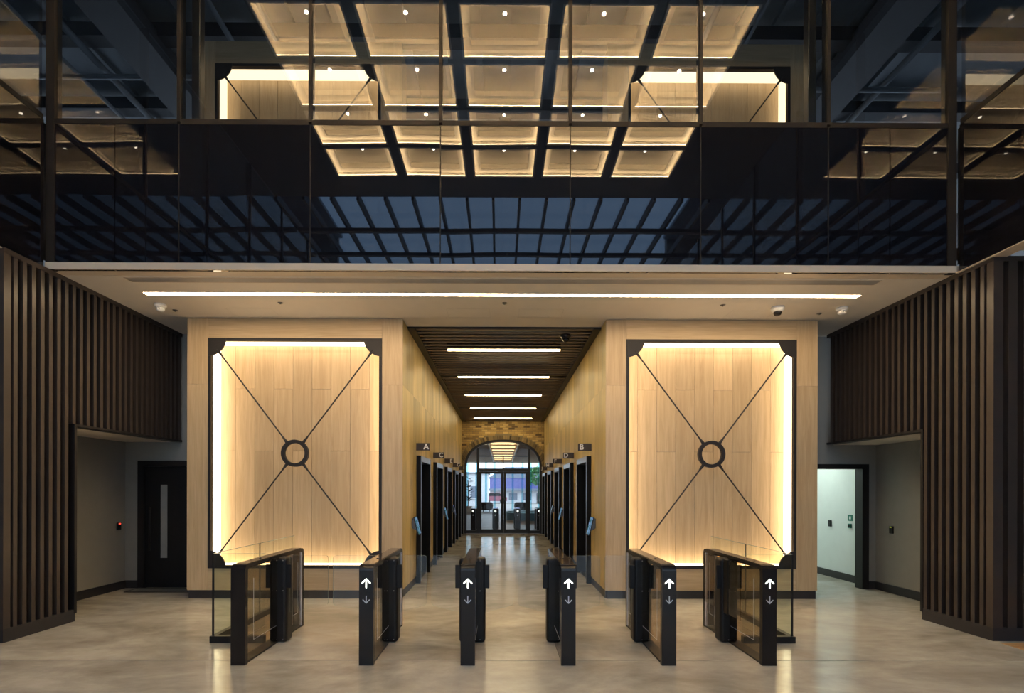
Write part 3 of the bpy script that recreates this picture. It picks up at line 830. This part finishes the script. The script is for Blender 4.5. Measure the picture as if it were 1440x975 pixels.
# ------------------------------------------------------------------ turnstiles
def rounded_arch(y0, y1, h, r, n=6):
    p = [(y0, 0)]
    p += [(y0+r-r*math.cos(k*math.pi/2/n), h-r+r*math.sin(k*math.pi/2/n)) for k in range(n+1)]
    p += [(y1-r+r*math.sin(k*math.pi/2/n), h-r+r*math.cos(k*math.pi/2/n)) for k in range(n+1)]
    p += [(y1, 0)]; return p
def turnstile(cx, y0, post, wings, arrows, label, group, open_wing=0, far=False, h=0.943, ln=1.36, wd=0.135):
    y1 = y0+ln; ym = y0+0.68
    e_ = empty('turnstile', (cx, ym, 0)); tag(e_, label, 'turnstile', group)
    hw = wd/2
    fr = band('cabinet_frame', rounded_arch(y0, y1, h, 0.055), rounded_arch(y0+0.05, y1-0.04, h-0.04, 0.03), 'x', cx-hw, cx+hw, GLOSSB, e_)
    if far:
        box('core', cx-hw+0.01, cx+hw-0.01, y0+0.06, y1-0.05, 0.01, h-0.05, SATINB, e_)
        box('motor_post', cx-0.14, cx+0.14, ym, ym+0.2, 0, h-0.04, SATINB, e_, 0.03, 2)
    else:
        box('top_plate', cx-hw+0.012, cx+hw-0.012, y0+0.06, y1-0.06, h, h+0.003, TOPG, e_)
        box('base_rail', cx-hw+0.01, cx+hw-0.01, y0+0.05, y1-0.04, 0.0, 0.018, SATINB, e_)
        for s in (-1, 1):
            xs = cx+s*(hw-0.010)
            box('side_glass', xs-0.003, xs+0.003, y0+0.051, y1-0.041, 0.018, h-0.041, GSIDE, e_)
            # pale inlaid line on the glass, front and rear half
            xl = xs+s*0.0032; q = []
            for (ya_, yb2) in ((y0+0.17, ym-0.03), (ym+0.25, y1-0.16)):
                q.append((min(xl, xl+s*0.001), max(xl, xl+s*0.001), ya_, yb2, 0.19, 0.194))
                ye_ = ya_ if ya_ < ym else yb2
                q.append((min(xl, xl+s*0.001), max(xl, xl+s*0.001), ye_-0.003, ye_+0.003, 0.19, 0.79))
            for b_ in q: box('inlay_line', *b_, ARROWG, e_)
            box('rear_strip', cx+s*(hw-0.012)-0.010, cx+s*(hw-0.012)+0.010, y1-0.075, y1-0.045, 0.02, h-0.045, ALU, e_)
        p0, p1 = post
        po = box('motor_post', cx+p0, cx+p1, ym, ym+0.17, 0.0, h-0.03, SATINB, e_, 0.035, 4)
        for xx in (cx+p0*0.55+p1*0.45, cx+p0*0.2+p1*0.8):
            for zz in (0.885, 0.56, 0.035):
                lathe('screw', [(0.005, -0.002), (0.005, 0.002)], (xx, ym-0.001, zz), STEEL, po, 8).rotation_euler = (math.pi/2, 0, 0)
            box('channel', xx-0.008, xx+0.008, ym-0.001, ym+0.001, 0.60, 0.84, BLACK, po)
        for xe, s in ((cx+p0, -1), (cx+p1, 1)):
            box('hinge_bracket', min(xe-s*0.03, xe+s*0.042), max(xe-s*0.03, xe+s*0.042), ym+0.012, ym+0.04, 0.586, 0.839, SATINB, e_, 0.004, 1)
        yw = ym+0.085
        for s, xe in wings:
            xs = cx + (p1 if s > 0 else p0)
            z1, zi, zo_ = 0.93, 0.385, 0.31
            r = 0.03
            xt = xe - s*r
            pts = [(xs, zo_), (xt, zi-0.004), (xe-s*0.008, zi+0.01), (xe, zi+r), (xe, z1-r), (xe-s*0.008, z1-0.008), (xt, z1), (xs, z1)]
            wg = prism('glass_wing', pts, 'y', yw-0.005, yw+0.005, GWING, e_)
            wg.data.materials.append(GEDGE)
            for pl in wg.data.polygons:
                if abs(pl.normal.y) < 0.5: pl.material_index = 1
        if open_wing:
            s = open_wing; xw_ = cx+s*(hw+0.05)
            for (ya_, yb2, m_) in ((ym-0.36, ym-0.02, GSIDE), (ym+0.17, ym+0.5, GSIDE)):
                box('glass_wing', xw_-0.005, xw_+0.005, ya_, yb2, 0.34, 0.90, m_, e_)
            box('wing_clamp', xw_-0.012, xw_+0.012, ym-0.10, ym, 0.33, 0.91, SATINB, e_, 0.004)
        lathe('sensor_dot', [(0.012, 0), (0.012, 0.004), (0.006, 0.006)], (cx, y0+0.42, h+0.003), SATINB, e_, 12)
    if arrows:
        yf = y0-0.0005
        def arrow(name, zc, up, sz, th, mat):
            # shaft plus two barbs as one outline
            u = 1 if up else -1
            def P(x, z): return (cx+x*sz, zc+u*z*sz)
            t = th
            pts = [P(0, .5), P(.5, 0), P(.5-t*.7, -t*.7), P(t/2, .5-t*1.41-t*.5+.02), P(t/2, -.55), P(-t/2, -.55), P(-t/2, .5-t*1.41-t*.5+.02), P(-.5+t*.7, -t*.7), P(-.5, 0)]
            return prism(name, pts, 'y', yf-0.003, yf, mat, e_)
        arrow('up_arrow', 0.775, True, 0.086, 0.13, LEDA)
        arrow('down_arrow', 0.615, False, 0.07, 0.12, ARROWG)
    return e_
CABX = [-2.467, -1.269, -0.318, 0.627, 1.573, 2.518]
G = 'turnstiles in the front row'
mid = [(a+b)/2 for a, b in zip(CABX, CABX[1:])]
POST = [(-0.035, 0.155), (-0.05, 0.148), (-0.142, 0.142), (-0.142, 0.142), (-0.148, 0.05), (-0.155, 0.035)]
WING = [[(1, mid[0]-0.027)], [(-1, mid[0]+0.027), (1, mid[1]-0.026)], [(-1, mid[1]+0.026), (1, mid[2]-0.026)], [(-1, mid[2]+0.026), (1, mid[3]-0.026)], [(-1, mid[3]+0.026)], []]
LAB = ['leftmost black turnstile, no lit arrow, next to the left glass screen', 'black turnstile second from the left, lit arrow, beside the wide lane',
       'black turnstile third from the left, just left of centre', 'black turnstile third from the right, just right of centre',
       'black turnstile second from the right, in front of the right oak recess', 'rightmost black turnstile with folded wing next to the right glass screen']
for i in range(6):
    turnstile(CABX[i], 4.60, POST[i], WING[i], i > 0, LAB[i], G, open_wing=-1 if i == 5 else 0)

# glass side screens
def side_screen(side, xs, xc_):
    s = 1 if side == 'left' else -1
    def bx(name, xa, xb_, *a):
        return box(name, min(xa, xb_), max(xa, xb_), *a)
    e_ = empty('glass_screen', (xs, 5.3, 0)); tag(e_, 'low L-shaped glass screen with black plinth by the %s turnstile' % ('leftmost' if s > 0 else 'rightmost'), 'glass screen')
    bx('plinth', xs-s*0.03, xc_-s*0.088, 5.27, 5.33, 0.0, 0.072, SATINB, e_)
    bx('plinth', xs-s*0.03, xs+s*0.03, 5.33, 7.34, 0.0, 0.072, SATINB, e_)
    bx('pane', xs+s*0.008, xc_-s*0.088, 5.294, 5.306, 0.072, 0.955, GSCR, e_)
    bx('pane', xs-s*0.006, xs+s*0.006, 5.294, 6.297, 0.072, 0.955, GSCR, e_)
    bx('pane', xs-s*0.006, xs+s*0.006, 6.303, 7.34, 0.072, 0.955, GSCR, e_)
    bx('corner_post', xs-s*0.012, xs+s*0.008, 5.285, 5.293, 0.072, 0.955, SATINB, e_)
    for ya_, yb2 in ((5.30, 6.297), (6.303, 7.34)):
        bx('glass_edge', xs-s*0.006, xs+s*0.006, ya_, yb2, 0.9555, 0.959, GEDGE, e_)
    bx('glass_edge', xs+s*0.01, xc_-s*0.088, 5.294, 5.306, 0.9555, 0.9575, GEDGE, e_)
    bx('joint', xs-s*0.007, xs+s*0.007, 6.2972, 6.3028, 0.072, 0.96, STEELD, e_)
side_screen('left', -3.10, CABX[0]); side_screen('right', 3.137, CABX[5])

# ------------------------------------------------------------------ upper glazed fronts
ZTR = 5.98
fw = struct(empty('wall_facade', (0, YF, HS))); fw['label'] = 'dark glass upper front with bronze mullions'
MX = [XL-0.01, -3.815, -2.27, -0.735, 0.80, 2.345, 3.86, XR-0.05]
MX = [XL, -3.815, -2.27, -0.735, 0.80, 2.345, 3.86, XR-0.06]
MULL = plain('mullion_bronze', (0.016, 0.013, 0.011), 0.65, 0.0, 1.3)
for i, (a, b) in enumerate(zip(MX, MX[1:])):
    cuts = [a, (a+b)/2, b] if i in (0, len(MX)-2) else [a, b]
    for p, q in zip(cuts, cuts[1:]):
        box('spandrel_panel', p+0.006, q-0.006, YF, YF+0.03, HS+0.0, ZTR-0.03, SPAN, fw)
        box('glass_fixing', p+0.045, p+0.06, YF-0.004, YF, HS+0.055, HS+0.07, STEEL, fw)
    box('glass_pane', a+0.02, b-0.02, YF+0.01, YF+0.022, ZTR+0.03, HT-0.02, GFAC, fw)
    box('transom', a+0.02, b-0.02, YF-0.005, YF+0.06, ZTR-0.03, ZTR+0.03, MULL, fw)
for i, a in enumerate(MX):
    t = 0.05 if i in (0, 7) else 0.02
    box('mullion', a-t, a+t, YF-0.012, YF+0.09, ZTR+0.0, HT, MULL, fw)
    if i in (0, 7): box('corner_joint', a-t, a+t, YF-0.012, YF+0.05, HS, ZTR, MULL, fw)
    else: box('joint', a-0.006, a+0.006, YF-0.003, YF+0.028, HS, ZTR-0.03, MULL, fw)
box('backing', XL, XR, YF+0.031, YF+0.05, HS+0.1, ZTR-0.035, BLACK, fw)
for side, xs, s in (('left', XL-0.03, 1), ('right', XR-0.02, -1)):
    fs_ = struct(empty('wall_facade_'+side, (xs, 0, HS))); fs_['label'] = 'dark glass upper side front, %s' % side
    ys = [YF-0.05 - 1.53*k for k in range(8)]
    def bx(name, xa, xb_, *a):
        return box(name, min(xa, xb_), max(xa, xb_), *a)
    for b, a in zip(ys, ys[1:]):
        bx('spandrel_panel', xs-s*0.03, xs, a+0.006, b-0.006, HS, ZTR-0.03, SPAN, fs_)
        bx('glass_pane', xs-s*0.022, xs-s*0.01, a+0.02, b-0.02, ZTR+0.03, HT-0.02, GFAC, fs_)
        bx('transom', xs-s*0.06, xs+s*0.005, a+0.02, b-0.02, ZTR-0.03, ZTR+0.03, MULL, fs_)
    for y in ys[1:]:
        bx('mullion', xs-s*0.09, xs+s*0.012, y-0.02, y+0.02, ZTR, HT, MULL, fs_)
        bx('joint', xs-s*0.028, xs+s*0.003, y-0.006, y+0.006, HS, ZTR, MULL, fs_)
    bx('backing', xs-s*0.05, xs-s*0.031, -5.1, YF, HS+0.1, ZTR-0.035, BLACK, fs_)
    bx('edge_trim', xs-s*0.16, xs+s*0.01, -5.1, YF-0.02, HS-0.012, HS-0.001, TRIMC, fs_)
    o = struct(bx('ceiling_side_'+side, xs-s*4.0, xs-s*0.16, -5.1, 5.24, HS, HS+0.1, SOFF)); o['label'] = 'pale soffit beside the hall'
    o = struct(bx('wall_outer_'+side, xs-s*4.1, xs-s*4.0, -5.1, 5.5, 0, HS, GREYW)); o['label'] = 'grey outer wall beside the hall'

# ------------------------------------------------------------------ coffered ceiling over the hall, skylight behind
ac = struct(empty('ceiling_hall', (0, 2.7, HT))); ac['label'] = 'dark ceiling grid with glowing coffers above the hall'
CXP, CYP = 1.50, 1.0
cxs = [0.03 + (i-2)*CXP for i in range(5)]; cys = [0.70 + CYP*k for k in range(4)]
cw, cd, ch_ = 1.34, 0.92, 0.30
# ribs
xe = [XL-0.03] + [v for c in cxs for v in (c-cw/2, c+cw/2)] + [XR+0.03]
for k in range(0, len(xe), 2):
    box('rib', xe[k], xe[k+1], 0.0, YF+0.1, HT, HT+ch_+0.05, RIB, ac)
ye = [0.0] + [v for c in cys for v in (c+0.04, c+0.04+cd)] + [YF+0.1]
for c in cxs:
    for k in range(0, len(ye), 2):
        box('cross_rib', c-cw/2, c+cw/2, ye[k], ye[k+1], HT, HT+ch_+0.05, RIB, ac)
for c in cxs:
    for yk in cys:
        x0, x1, y0, y1 = c-cw/2, c+cw/2, yk+0.04, yk+0.04+cd
        t_ = empty('coffer', (c, (y0+y1)/2, HT), ac)
        box('back_panel', x0, x1, y0, y1, HT+ch_, HT+ch_+0.04, COFP, t_)
        q = 0.015
        band('side_lining', [(x0, y0), (x1, y0), (x1, y1), (x0, y1)], [(x0+q, y0+q), (x1-q, y0+q), (x1-q, y1-q), (x0+q, y1-q)], 'z', HT+0.004, HT+ch_, COFF, t_, True)
        q2 = 0.15
        band('step', [(x0+q, y0+q), (x1-q, y0+q), (x1-q, y1-q), (x0+q, y1-q)], [(x0+q2, y0+q2), (x1-q2, y0+q2), (x1-q2, y1-q2), (x0+q2, y1-q2)], 'z', HT+0.10, HT+0.115, COFF, t_, True)
        q3 = 0.035
        band('lip', [(x0+q, y0+q), (x1-q, y0+q), (x1-q, y1-q), (x0+q, y1-q)], [(x0+q3, y0+q3), (x1-q3, y0+q3), (x1-q3, y1-q3), (x0+q3, y1-q3)], 'z', HT+0.004, HT+0.02, COFF, t_, True)
        for zz in (0.021, 0.12):
            band('cove_strip', [(x0+q, y0+q), (x1-q, y0+q), (x1-q, y1-q), (x0+q, y1-q)], [(x0+q+.012, y0+q+.012), (x1-q-.012, y0+q+.012), (x1-q-.012, y1-q-.012), (x0+q+.012, y1-q-.012)], 'z', HT+zz, HT+zz+0.008, LEDK, t_, True)
        lathe('downlight', [(0.027, -0.012), (0.027, -0.001)], (c, (y0+y1)/2, HT+ch_), LEDD, t_, 12)
o = struct(box('ceiling_light_stop', XL-0.1, XR+0.1, -0.02, YF+0.12, HT+ch_+0.06, 10.3, SERVD)); o['label'] = 'unseen dark block added above the coffers against light leaks'  # unseen filler, added to keep sky light from leaking in over the coffers
sk = struct(empty('ceiling_skylight', (0, -2.6, HT))); sk['label'] = 'tinted glass skylight with dark rafters'
x = XL-0.02; k = 0
while x < XR:
    box('rafter', x-0.03, x+0.03, -5.1, -0.03, HT-0.06, HT+0.12, RIB, sk)
    if x+0.64 <= XR+0.6: box('glass_pane', x+0.031, min(x+0.61, XR+0.05), -5.1, -0.03, HT+0.09, HT+0.10, GSKY, sk)
    x += 0.64
for yy in (-1.3, -2.6, -3.9): box('purlin', XL, XR, yy-0.05, yy+0.05, HT-0.16, HT-0.061, RIB, sk)

# unseen wall behind the camera, its glazing made full height to add daylight
bw = struct(many_boxes('wall_back', [(-14, -5.6, -5.3, -5.1, 0, 10.3), (5.6, 14, -5.3, -5.1, 0, 10.3), (-5.6, 5.6, -5.3, -5.1, 8.3, 8.7)], GREYW, None, (0, -5.2, 0)))
bw['label'] = 'unseen entrance wall behind the viewer, glazed tall to add daylight'
for k in range(9):
    x = -5.6+k*1.4
    box('mullion', x-0.04, x+0.04, -5.28, -5.15, 0, 8.3, BLACK, bw)
    for z0_, z1_ in ((0, 2.9), (3.0, 5.6), (5.7, 8.3)):
        if k < 8: box('pane', x+0.04, x+1.36, -5.22, -5.21, z0_, z1_, GENT, bw)
for z0_ in (2.9, 5.6): box('transom', -5.6, 5.6, -5.27, -5.16, z0_, z0_+0.1, BLACK, bw)

# ------------------------------------------------------------------ upper storey behind the glass
uf = struct(box('floor_upper', -14, 14, YF+0.1, 16, HS+0.2, HS+0.35, SERVD)); uf['label'] = 'upper storey floor'
for side, xa, xb in (('left', -14, XL-0.1), ('right', XR+0.1, 14)):
    o = struct(box('floor_upper_'+side, xa, xb, -5.1, YF+0.1, HS+0.2, HS+0.35, SERVD)); o['label'] = 'upper storey side floor'
    o = struct(box('ceiling_upper_'+side, xa, xb, -5.1, YF+0.1, 10.2, 10.3, SERVW)); o['label'] = 'upper storey side ceiling'
    o = struct(box('wall_upper_'+side, *( (-14.1, -14) if side == 'left' else (14, 14.1) ), -5.1, 16, HS, 10.3, SERVD)); o['label'] = 'upper storey side wall'
uc = struct(box('ceiling_upper', -14, 14, YF+0.12, 16, 10.2, 10.3, SERVW)); uc['label'] = 'upper storey ceiling with exposed services'
for k in range(24):
    x = -8.0+k*0.68
    box('deck_rib', x, x+0.12, YF+0.3, 15.9, 10.1, 10.2, SERVW, uc)
for yy in (8.9, 10.6, 12.6):
    box('beam', -13.9, 13.9, yy, yy+0.25, 9.85, 10.1, SERVD, uc)
for x in (-6.6, 6.7): box('duct', x-0.35, x+0.35, 6.2, 15, 9.55, 9.95, SERVD, uc)
for (x, r) in ((-4.9, 0.05), (-4.1, 0.03), (3.6, 0.05), (4.4, 0.03), (7.6, 0.06), (-7.7, 0.06), (-8.3, 0.04)):
    tube('pipe', [(x, 6.2, 9.75), (x, 15, 9.75)], r, SERVW, uc)
for (yy, x0, x1) in ((9.5, -9, -4.9), (9.7, 4.0, 9), (11.2, -9, 9)):
    tube('pipe', [(x0, yy, 9.6), (x1, yy, 9.6)], 0.045, SERVW, uc)
for side, x0, x1, f0, f1 in (('left', -4.86, -1.60, -4.54, -1.93), ('right', 1.66, 4.92, 1.99, 4.56)):
    yq, zt_, zf1, zf0 = 7.77, 8.73, 8.37, 4.9
    pn = struct(empty('wall_upper_portal_'+side, ((x0+x1)/2, yq, 4.6))); pn['label'] = 'oak clad upper wall block, %s' % side
    g = 0.0012
    many_boxes('core', [(x0+0.01, f0, yq+0.03, 8.2, 4.6, zt_-0.01), (f1, x1-0.01, yq+0.03, 8.2, 4.6, zt_-0.01), (f0, f1, yq+0.03, 8.2, zf1, zt_-0.01), (f0, f1, yq+0.03, 8.2, 4.6, zf0), (f0, f1, 8.07, 8.2, zf0, zf1)], OAK, pn, ((x0+x1)/2, yq, 4.6))
    box('oak_panel', x0, f0-g, yq, yq+0.03, 4.6, zt_, OAK, pn); box('oak_panel', f1+g, x1, yq, yq+0.03, 4.6, zt_, OAK, pn)
    box('oak_panel', f0+g, f1-g, yq, yq+0.03, zf1+g, zt_, OAKH, pn); box('oak_panel', f0+g, f1-g, yq, yq+0.03, 4.6, zf0-g, OAKH, pn)
    backlit(side, f0, f1, zf0, zf1, yq, 'upper storey backlit oak recess behind the glass, on the %s' % side, LEDU)
for x, lab in ((-3.72, 'left'), (3.77, 'right')):
    o = box('steel_column', x-0.05, x+0.05, 5.96, 6.06, HS+0.35, 10.1, STEELD, None, 0.008, 2)
    tag(o, 'slim steel column behind the upper glass on the %s' % lab, 'column')
e_ = empty('motion_sensor', (0.03, 5.93, ZTR+0.03)); tag(e_, 'small black sensor box on the transom behind the upper glass', 'sensor')
box('housing', -0.04, 0.10, 5.87, 5.98, ZTR+0.03, ZTR+0.13, BLACK, e_, 0.008, 2)
box('status_light', 0.03, 0.038, 5.868, 5.87, ZTR+0.07, ZTR+0.085, LEDG, e_)

# ------------------------------------------------------------------ far lobby seen through the arch
lf2 = struct(box('floor_lobby', -9, 9, YE+0.25, 46, -0.1, 0.0, plain('lobby_floor', (0.31, 0.275, 0.24), 0.35, 0, 1.45, 0.2, 2))); lf2['label'] = 'concrete floor of the far lobby'
HL = 3.95
lc = struct(empty('ceiling_lobby', (0, 32, HL))); lc['label'] = 'timber slat ceiling of the far lobby'
for a, b, c, d in ((-9, -0.72, YE+0.25, 42), (0.86, 9, YE+0.25, 42), (-0.72, 0.86, YE+0.25, 22.4), (-0.72, 0.86, 40, 42)):
    box('slat_field', a, b, c, d, HL, HL+0.1, LOBC, lc)
box('slot_back', -0.72, 0.86, 22.4, 40, HL+0.5, HL+0.6, LOBC, lc)
for xx in (-0.72, 0.80): box('slot_edge', xx, xx+0.06, 22.4, 40, HL-0.03, HL+0.5, WHITEW, lc)
y = 23.2
while y < 39.5:
    box('slot_lamp', -0.6, 0.74, y, y+0.55, HL+0.10, HL+0.16, LEDL, lc)
    box('slot_beam', -0.66, 0.80, y+0.95, y+1.25, HL+0.06, HL+0.3, OAKH, lc); y += 2.2
for x, s in ((-9, 1), (9, -1)):
    o = struct(box('wall_lobby_'+('left' if s > 0 else 'right'), min(x, x-s*0.1), max(x, x-s*0.1), YE+0.25, 42, 0, HL, WHITEW)); o['label'] = 'pale side wall of the far lobby'
FTX = [-1.17, -0.265, 0.64, 1.52]
for i, x in enumerate(FTX):
    turnstile(x, 19.95, (-0.14, 0.14), [], True, 'small black turnstile beyond the arch, %s from the left' % ['first', 'second', 'third', 'fourth'][i], 'turnstiles beyond the arch', far=True, h=0.88, wd=0.2)
def tub_chair(x, y, label):
    e_ = empty('tub_chair', (x, y, 0)); tag(e_, label, 'armchair', 'armchairs in the far lobby')
    n = 14; r = 0.48
    o_ = [(x+r*math.cos(math.pi*(-0.15+1.3*k/n)), y-r*math.sin(math.pi*(-0.15+1.3*k/n))) for k in range(n+1)]
    i_ = [(x+(r-.1)*math.cos(math.pi*(-0.15+1.3*k/n)), y-(r-.1)*math.sin(math.pi*(-0.15+1.3*k/n))) for k in range(n+1)]
    lathe('back_shell', [(0.38, 0.14), (0.48, 0.26), (0.50, 0.48), (0.46, 0.64), (0.38, 0.72), (0.32, 0.70), (0.34, 0.46)], (x, y, 0), CHARC, e_, 20)
    lathe('seat_cushion', [(0.30, 0.46), (0.32, 0.50), (0.26, 0.53)], (x, y, 0), CHARC, e_, 18)
    for dx in (-0.25, 0.25):
        for dy in (-0.25, 0.25): tube('leg', [(x+dx, y+dy, 0), (x+dx*0.9, y+dy*0.9, 0.2)], 0.02, BLACK, e_, 6)
tub_chair(-1.15, 36.5, 'charcoal tub armchair seen left of the door stiles'); tub_chair(1.4, 36.5, 'charcoal tub armchair seen right of the door stiles')
def counter():
    e_ = empty('curved_planter', (1.75, 27, 0)); tag(e_, 'low curved dark teal planter with glass edge in the far lobby', 'planter')
    n = 20
    o_ = [(1.75+1.55*math.cos(2*math.pi*k/n), 27+1.0*math.sin(2*math.pi*k/n)) for k in range(n)]
    prism('body', o_, 'z', 0.0, 0.40, TEALD, e_)
    i_ = [(1.75+1.6*math.cos(2*math.pi*k/n), 27+1.05*math.sin(2*math.pi*k/n)) for k in range(n)]
    band('rim', i_, o_, 'z', 0.40, 0.46, TEAL, e_, True)
counter()
for x, wh in zip((-2.9, -2.15, -1.35, -0.62, 0.9, 1.72, 2.42, 3.1), ('leftmost', 'second from the left', 'third from the left', 'left of the door stiles', 'right of the door stiles', 'third from the right', 'second from the right', 'rightmost')):
    o = box('facade_fin', x-0.09, x+0.09, 41.2, 41.6, 0, HL-0.001, GFIN)
    tag(o, 'tall pale teal fin of the far lobby window, ' + wh, 'fin', 'teal fins of the far window')
for z_ in (3.0,): 
    o = struct(box('window_1', -9, 9, 41.65, 41.75, 3.05, 3.13, BLACK)); o['label'] = 'glazing bar of the far lobby window'
for k in range(6):
    box('pane', -9+3*k+0.02, -9+3*k+2.98, 41.69, 41.70, 0.05, 3.05, GDOOR, o)
# indoor plant at the far left
e_ = empty('potted_plant', (-2.35, 34, 0)); tag(e_, 'tall dark leafy plant by the pale wall in the far lobby', 'plant')
lathe('pot', [(0.25, 0), (0.32, 0.5), (0.28, 0.5), (0.26, 0.42)], (-2.35, 34, 0), WHITEP, e_, 16)
tube('stem', [(-2.35, 34, 0.4), (-2.32, 34.02, 1.3), (-2.36, 34, 2.3)], 0.03, BARK, e_)
leafv, leaff = [], []
for k in range(60):
    a = random.uniform(0, 6.28); z = random.uniform(0.8, 2.5); l = random.uniform(0.25, 0.45)
    c = Vector((-2.35, 34, z)); d = Vector((math.cos(a), math.sin(a), random.uniform(-0.2, 0.6))).normalized()
    u = d.cross(Vector((0, 0, 1))).normalized()*l*0.22; b = len(leafv)
    nn = Vector((0, 0, 0.03))
    for p in (c+d*0.05, c+d*l*0.6+u, c+d*l*1.2, c+d*l*0.6-u, c+d*l*0.6+nn): leafv.append(tuple(p-c.xyz.__class__((-2.35, 34, 0))))
    leaff += [(b, b+1, b+4), (b+1, b+2, b+4), (b+2, b+3, b+4), (b+3, b, b+4)]
me = bpy.data.meshes.new('leaves'); me.from_pydata(leafv, [], leaff); me.materials.append(LEAFD)
o = link('leaves', me, (-2.35, 34, 0), e_); o['kind'] = 'stuff'

# street outside
gd = struct(box('ground_street', -60, 60, 46, 110, -0.2, -0.05, PAVE)); gd['label'] = 'paved street outside'
def building(name, label, x0, x1, y0, z1, wall, roof, rz, wins):
    e_ = empty(name, ((x0+x1)/2, y0, 0)); tag(e_, label, 'building')
    box('walls', x0, x1, y0, y0+5, -0.05, z1, wall, e_)
    prism('roof', [(x0-0.2, z1), (x1+0.2, z1), (x1-0.8, z1+rz), (x0+0.8, z1+rz)], 'y', y0-0.2, y0+5, roof, e_)
    for (a, b, c, d) in wins:
        f = box('window', a, b, y0-0.06, y0-0.001, c, d, BLDG, e_)
        box('sill', a-0.05, b+0.05, y0-0.12, y0-0.06, c-0.08, c, BLDW, f)
building('white_building', 'pale flat building outside on the left', -6.0, -1.45, 50, 3.3, BLDW, BLDG, 0.12, [(-3.2, -2.6, 0.8, 2.0)])
pb = empty('purple_building', (4, 64, 0)); tag(pb, 'long purple and white building across the street', 'building')
box('lower_wall', -1.6, 14, 64, 72, -0.05, 1.5, BLDW, pb)
box('canopy', -1.7, 14, 63.2, 64, 1.5, 1.8, BLDG, pb)
box('purple_band', -1.6, 14, 63.9, 72, 1.8, 3.2, PURPLE, pb)
prism('roof', [(-1.8, 3.2), (14.2, 3.2), (12, 4.6), (0.4, 4.6)], 'y', 63.8, 72, BLDG, pb)
for a in (-0.9, 0.9, 2.7, 4.5, 6.3): 
    f = box('window', a, a+1.1, 63.95, 63.999, 0.3, 1.2, BLDG, pb); box('glazing_bar', a+0.52, a+0.58, 63.93, 63.949, 0.3, 1.2, BLDW, f)
rc = empty('parked_car', (0.9, 61, 0)); tag(rc, 'red car parked in front of the purple building', 'car')
prism('body', [(-2.4, 0.25), (0.6, 0.25), (0.65, 0.7), (0.2, 0.85), (-0.2, 1.3), (-1.5, 1.3), (-2.0, 0.9), (-2.4, 0.8)], 'y', 60.2, 61.8, REDP, rc)
prism('side_window', [(-1.85, 0.88), (0.05, 0.88), (-0.28, 1.24), (-1.45, 1.24)], 'y', 60.17, 60.199, GLOSSB, rc)
for xx in (-1.8, 0.05):
    for yy in (60.2, 61.6): lathe('wheel', [(0.32, -0.1), (0.32, 0.1)], (xx, yy, 0.27), BLACK, rc, 16).rotation_euler = (math.pi/2, 0, 0)
def tree(x, y, h, r, label):
    e_ = empty('street_tree', (x, y, -0.05)); tag(e_, label, 'tree', 'trees outside')
    tube('trunk', [(x, y, -0.05), (x+0.1, y, h*0.4), (x, y, h*0.7)], [0.18, 0.13, 0.06], BARK, e_)
    V, F = [], []
    for k in range(900):
        d = Vector((random.gauss(0, 1), random.gauss(0, 1), random.gauss(0, 1))).normalized()*r*random.uniform(0.5, 1)
        c = Vector((0, 0, h*0.72)) + Vector((d.x, d.y, d.z*0.8)); b = len(V)
        u = Vector((random.gauss(0, 1), random.gauss(0, 1), random.gauss(0, 1))).normalized()*0.16
        v = u.cross(Vector((0.3, 0.5, 0.8))).normalized()*0.12
        V += [tuple(c-u), tuple(c+v), tuple(c+u), tuple(c-v)]; F.append((b, b+1, b+2, b+3))
    me = bpy.data.meshes.new('crown'); me.from_pydata(V, [], F); me.materials.append(LEAF)
    o = link('crown', me, (x, y, 0), e_); o['kind'] = 'stuff'
tree(4.4, 60, 4.6, 1.6, 'green street tree at the right of the arch view'); tree(-9.5, 63, 5.0, 1.8, 'green street tree beyond the pale building')
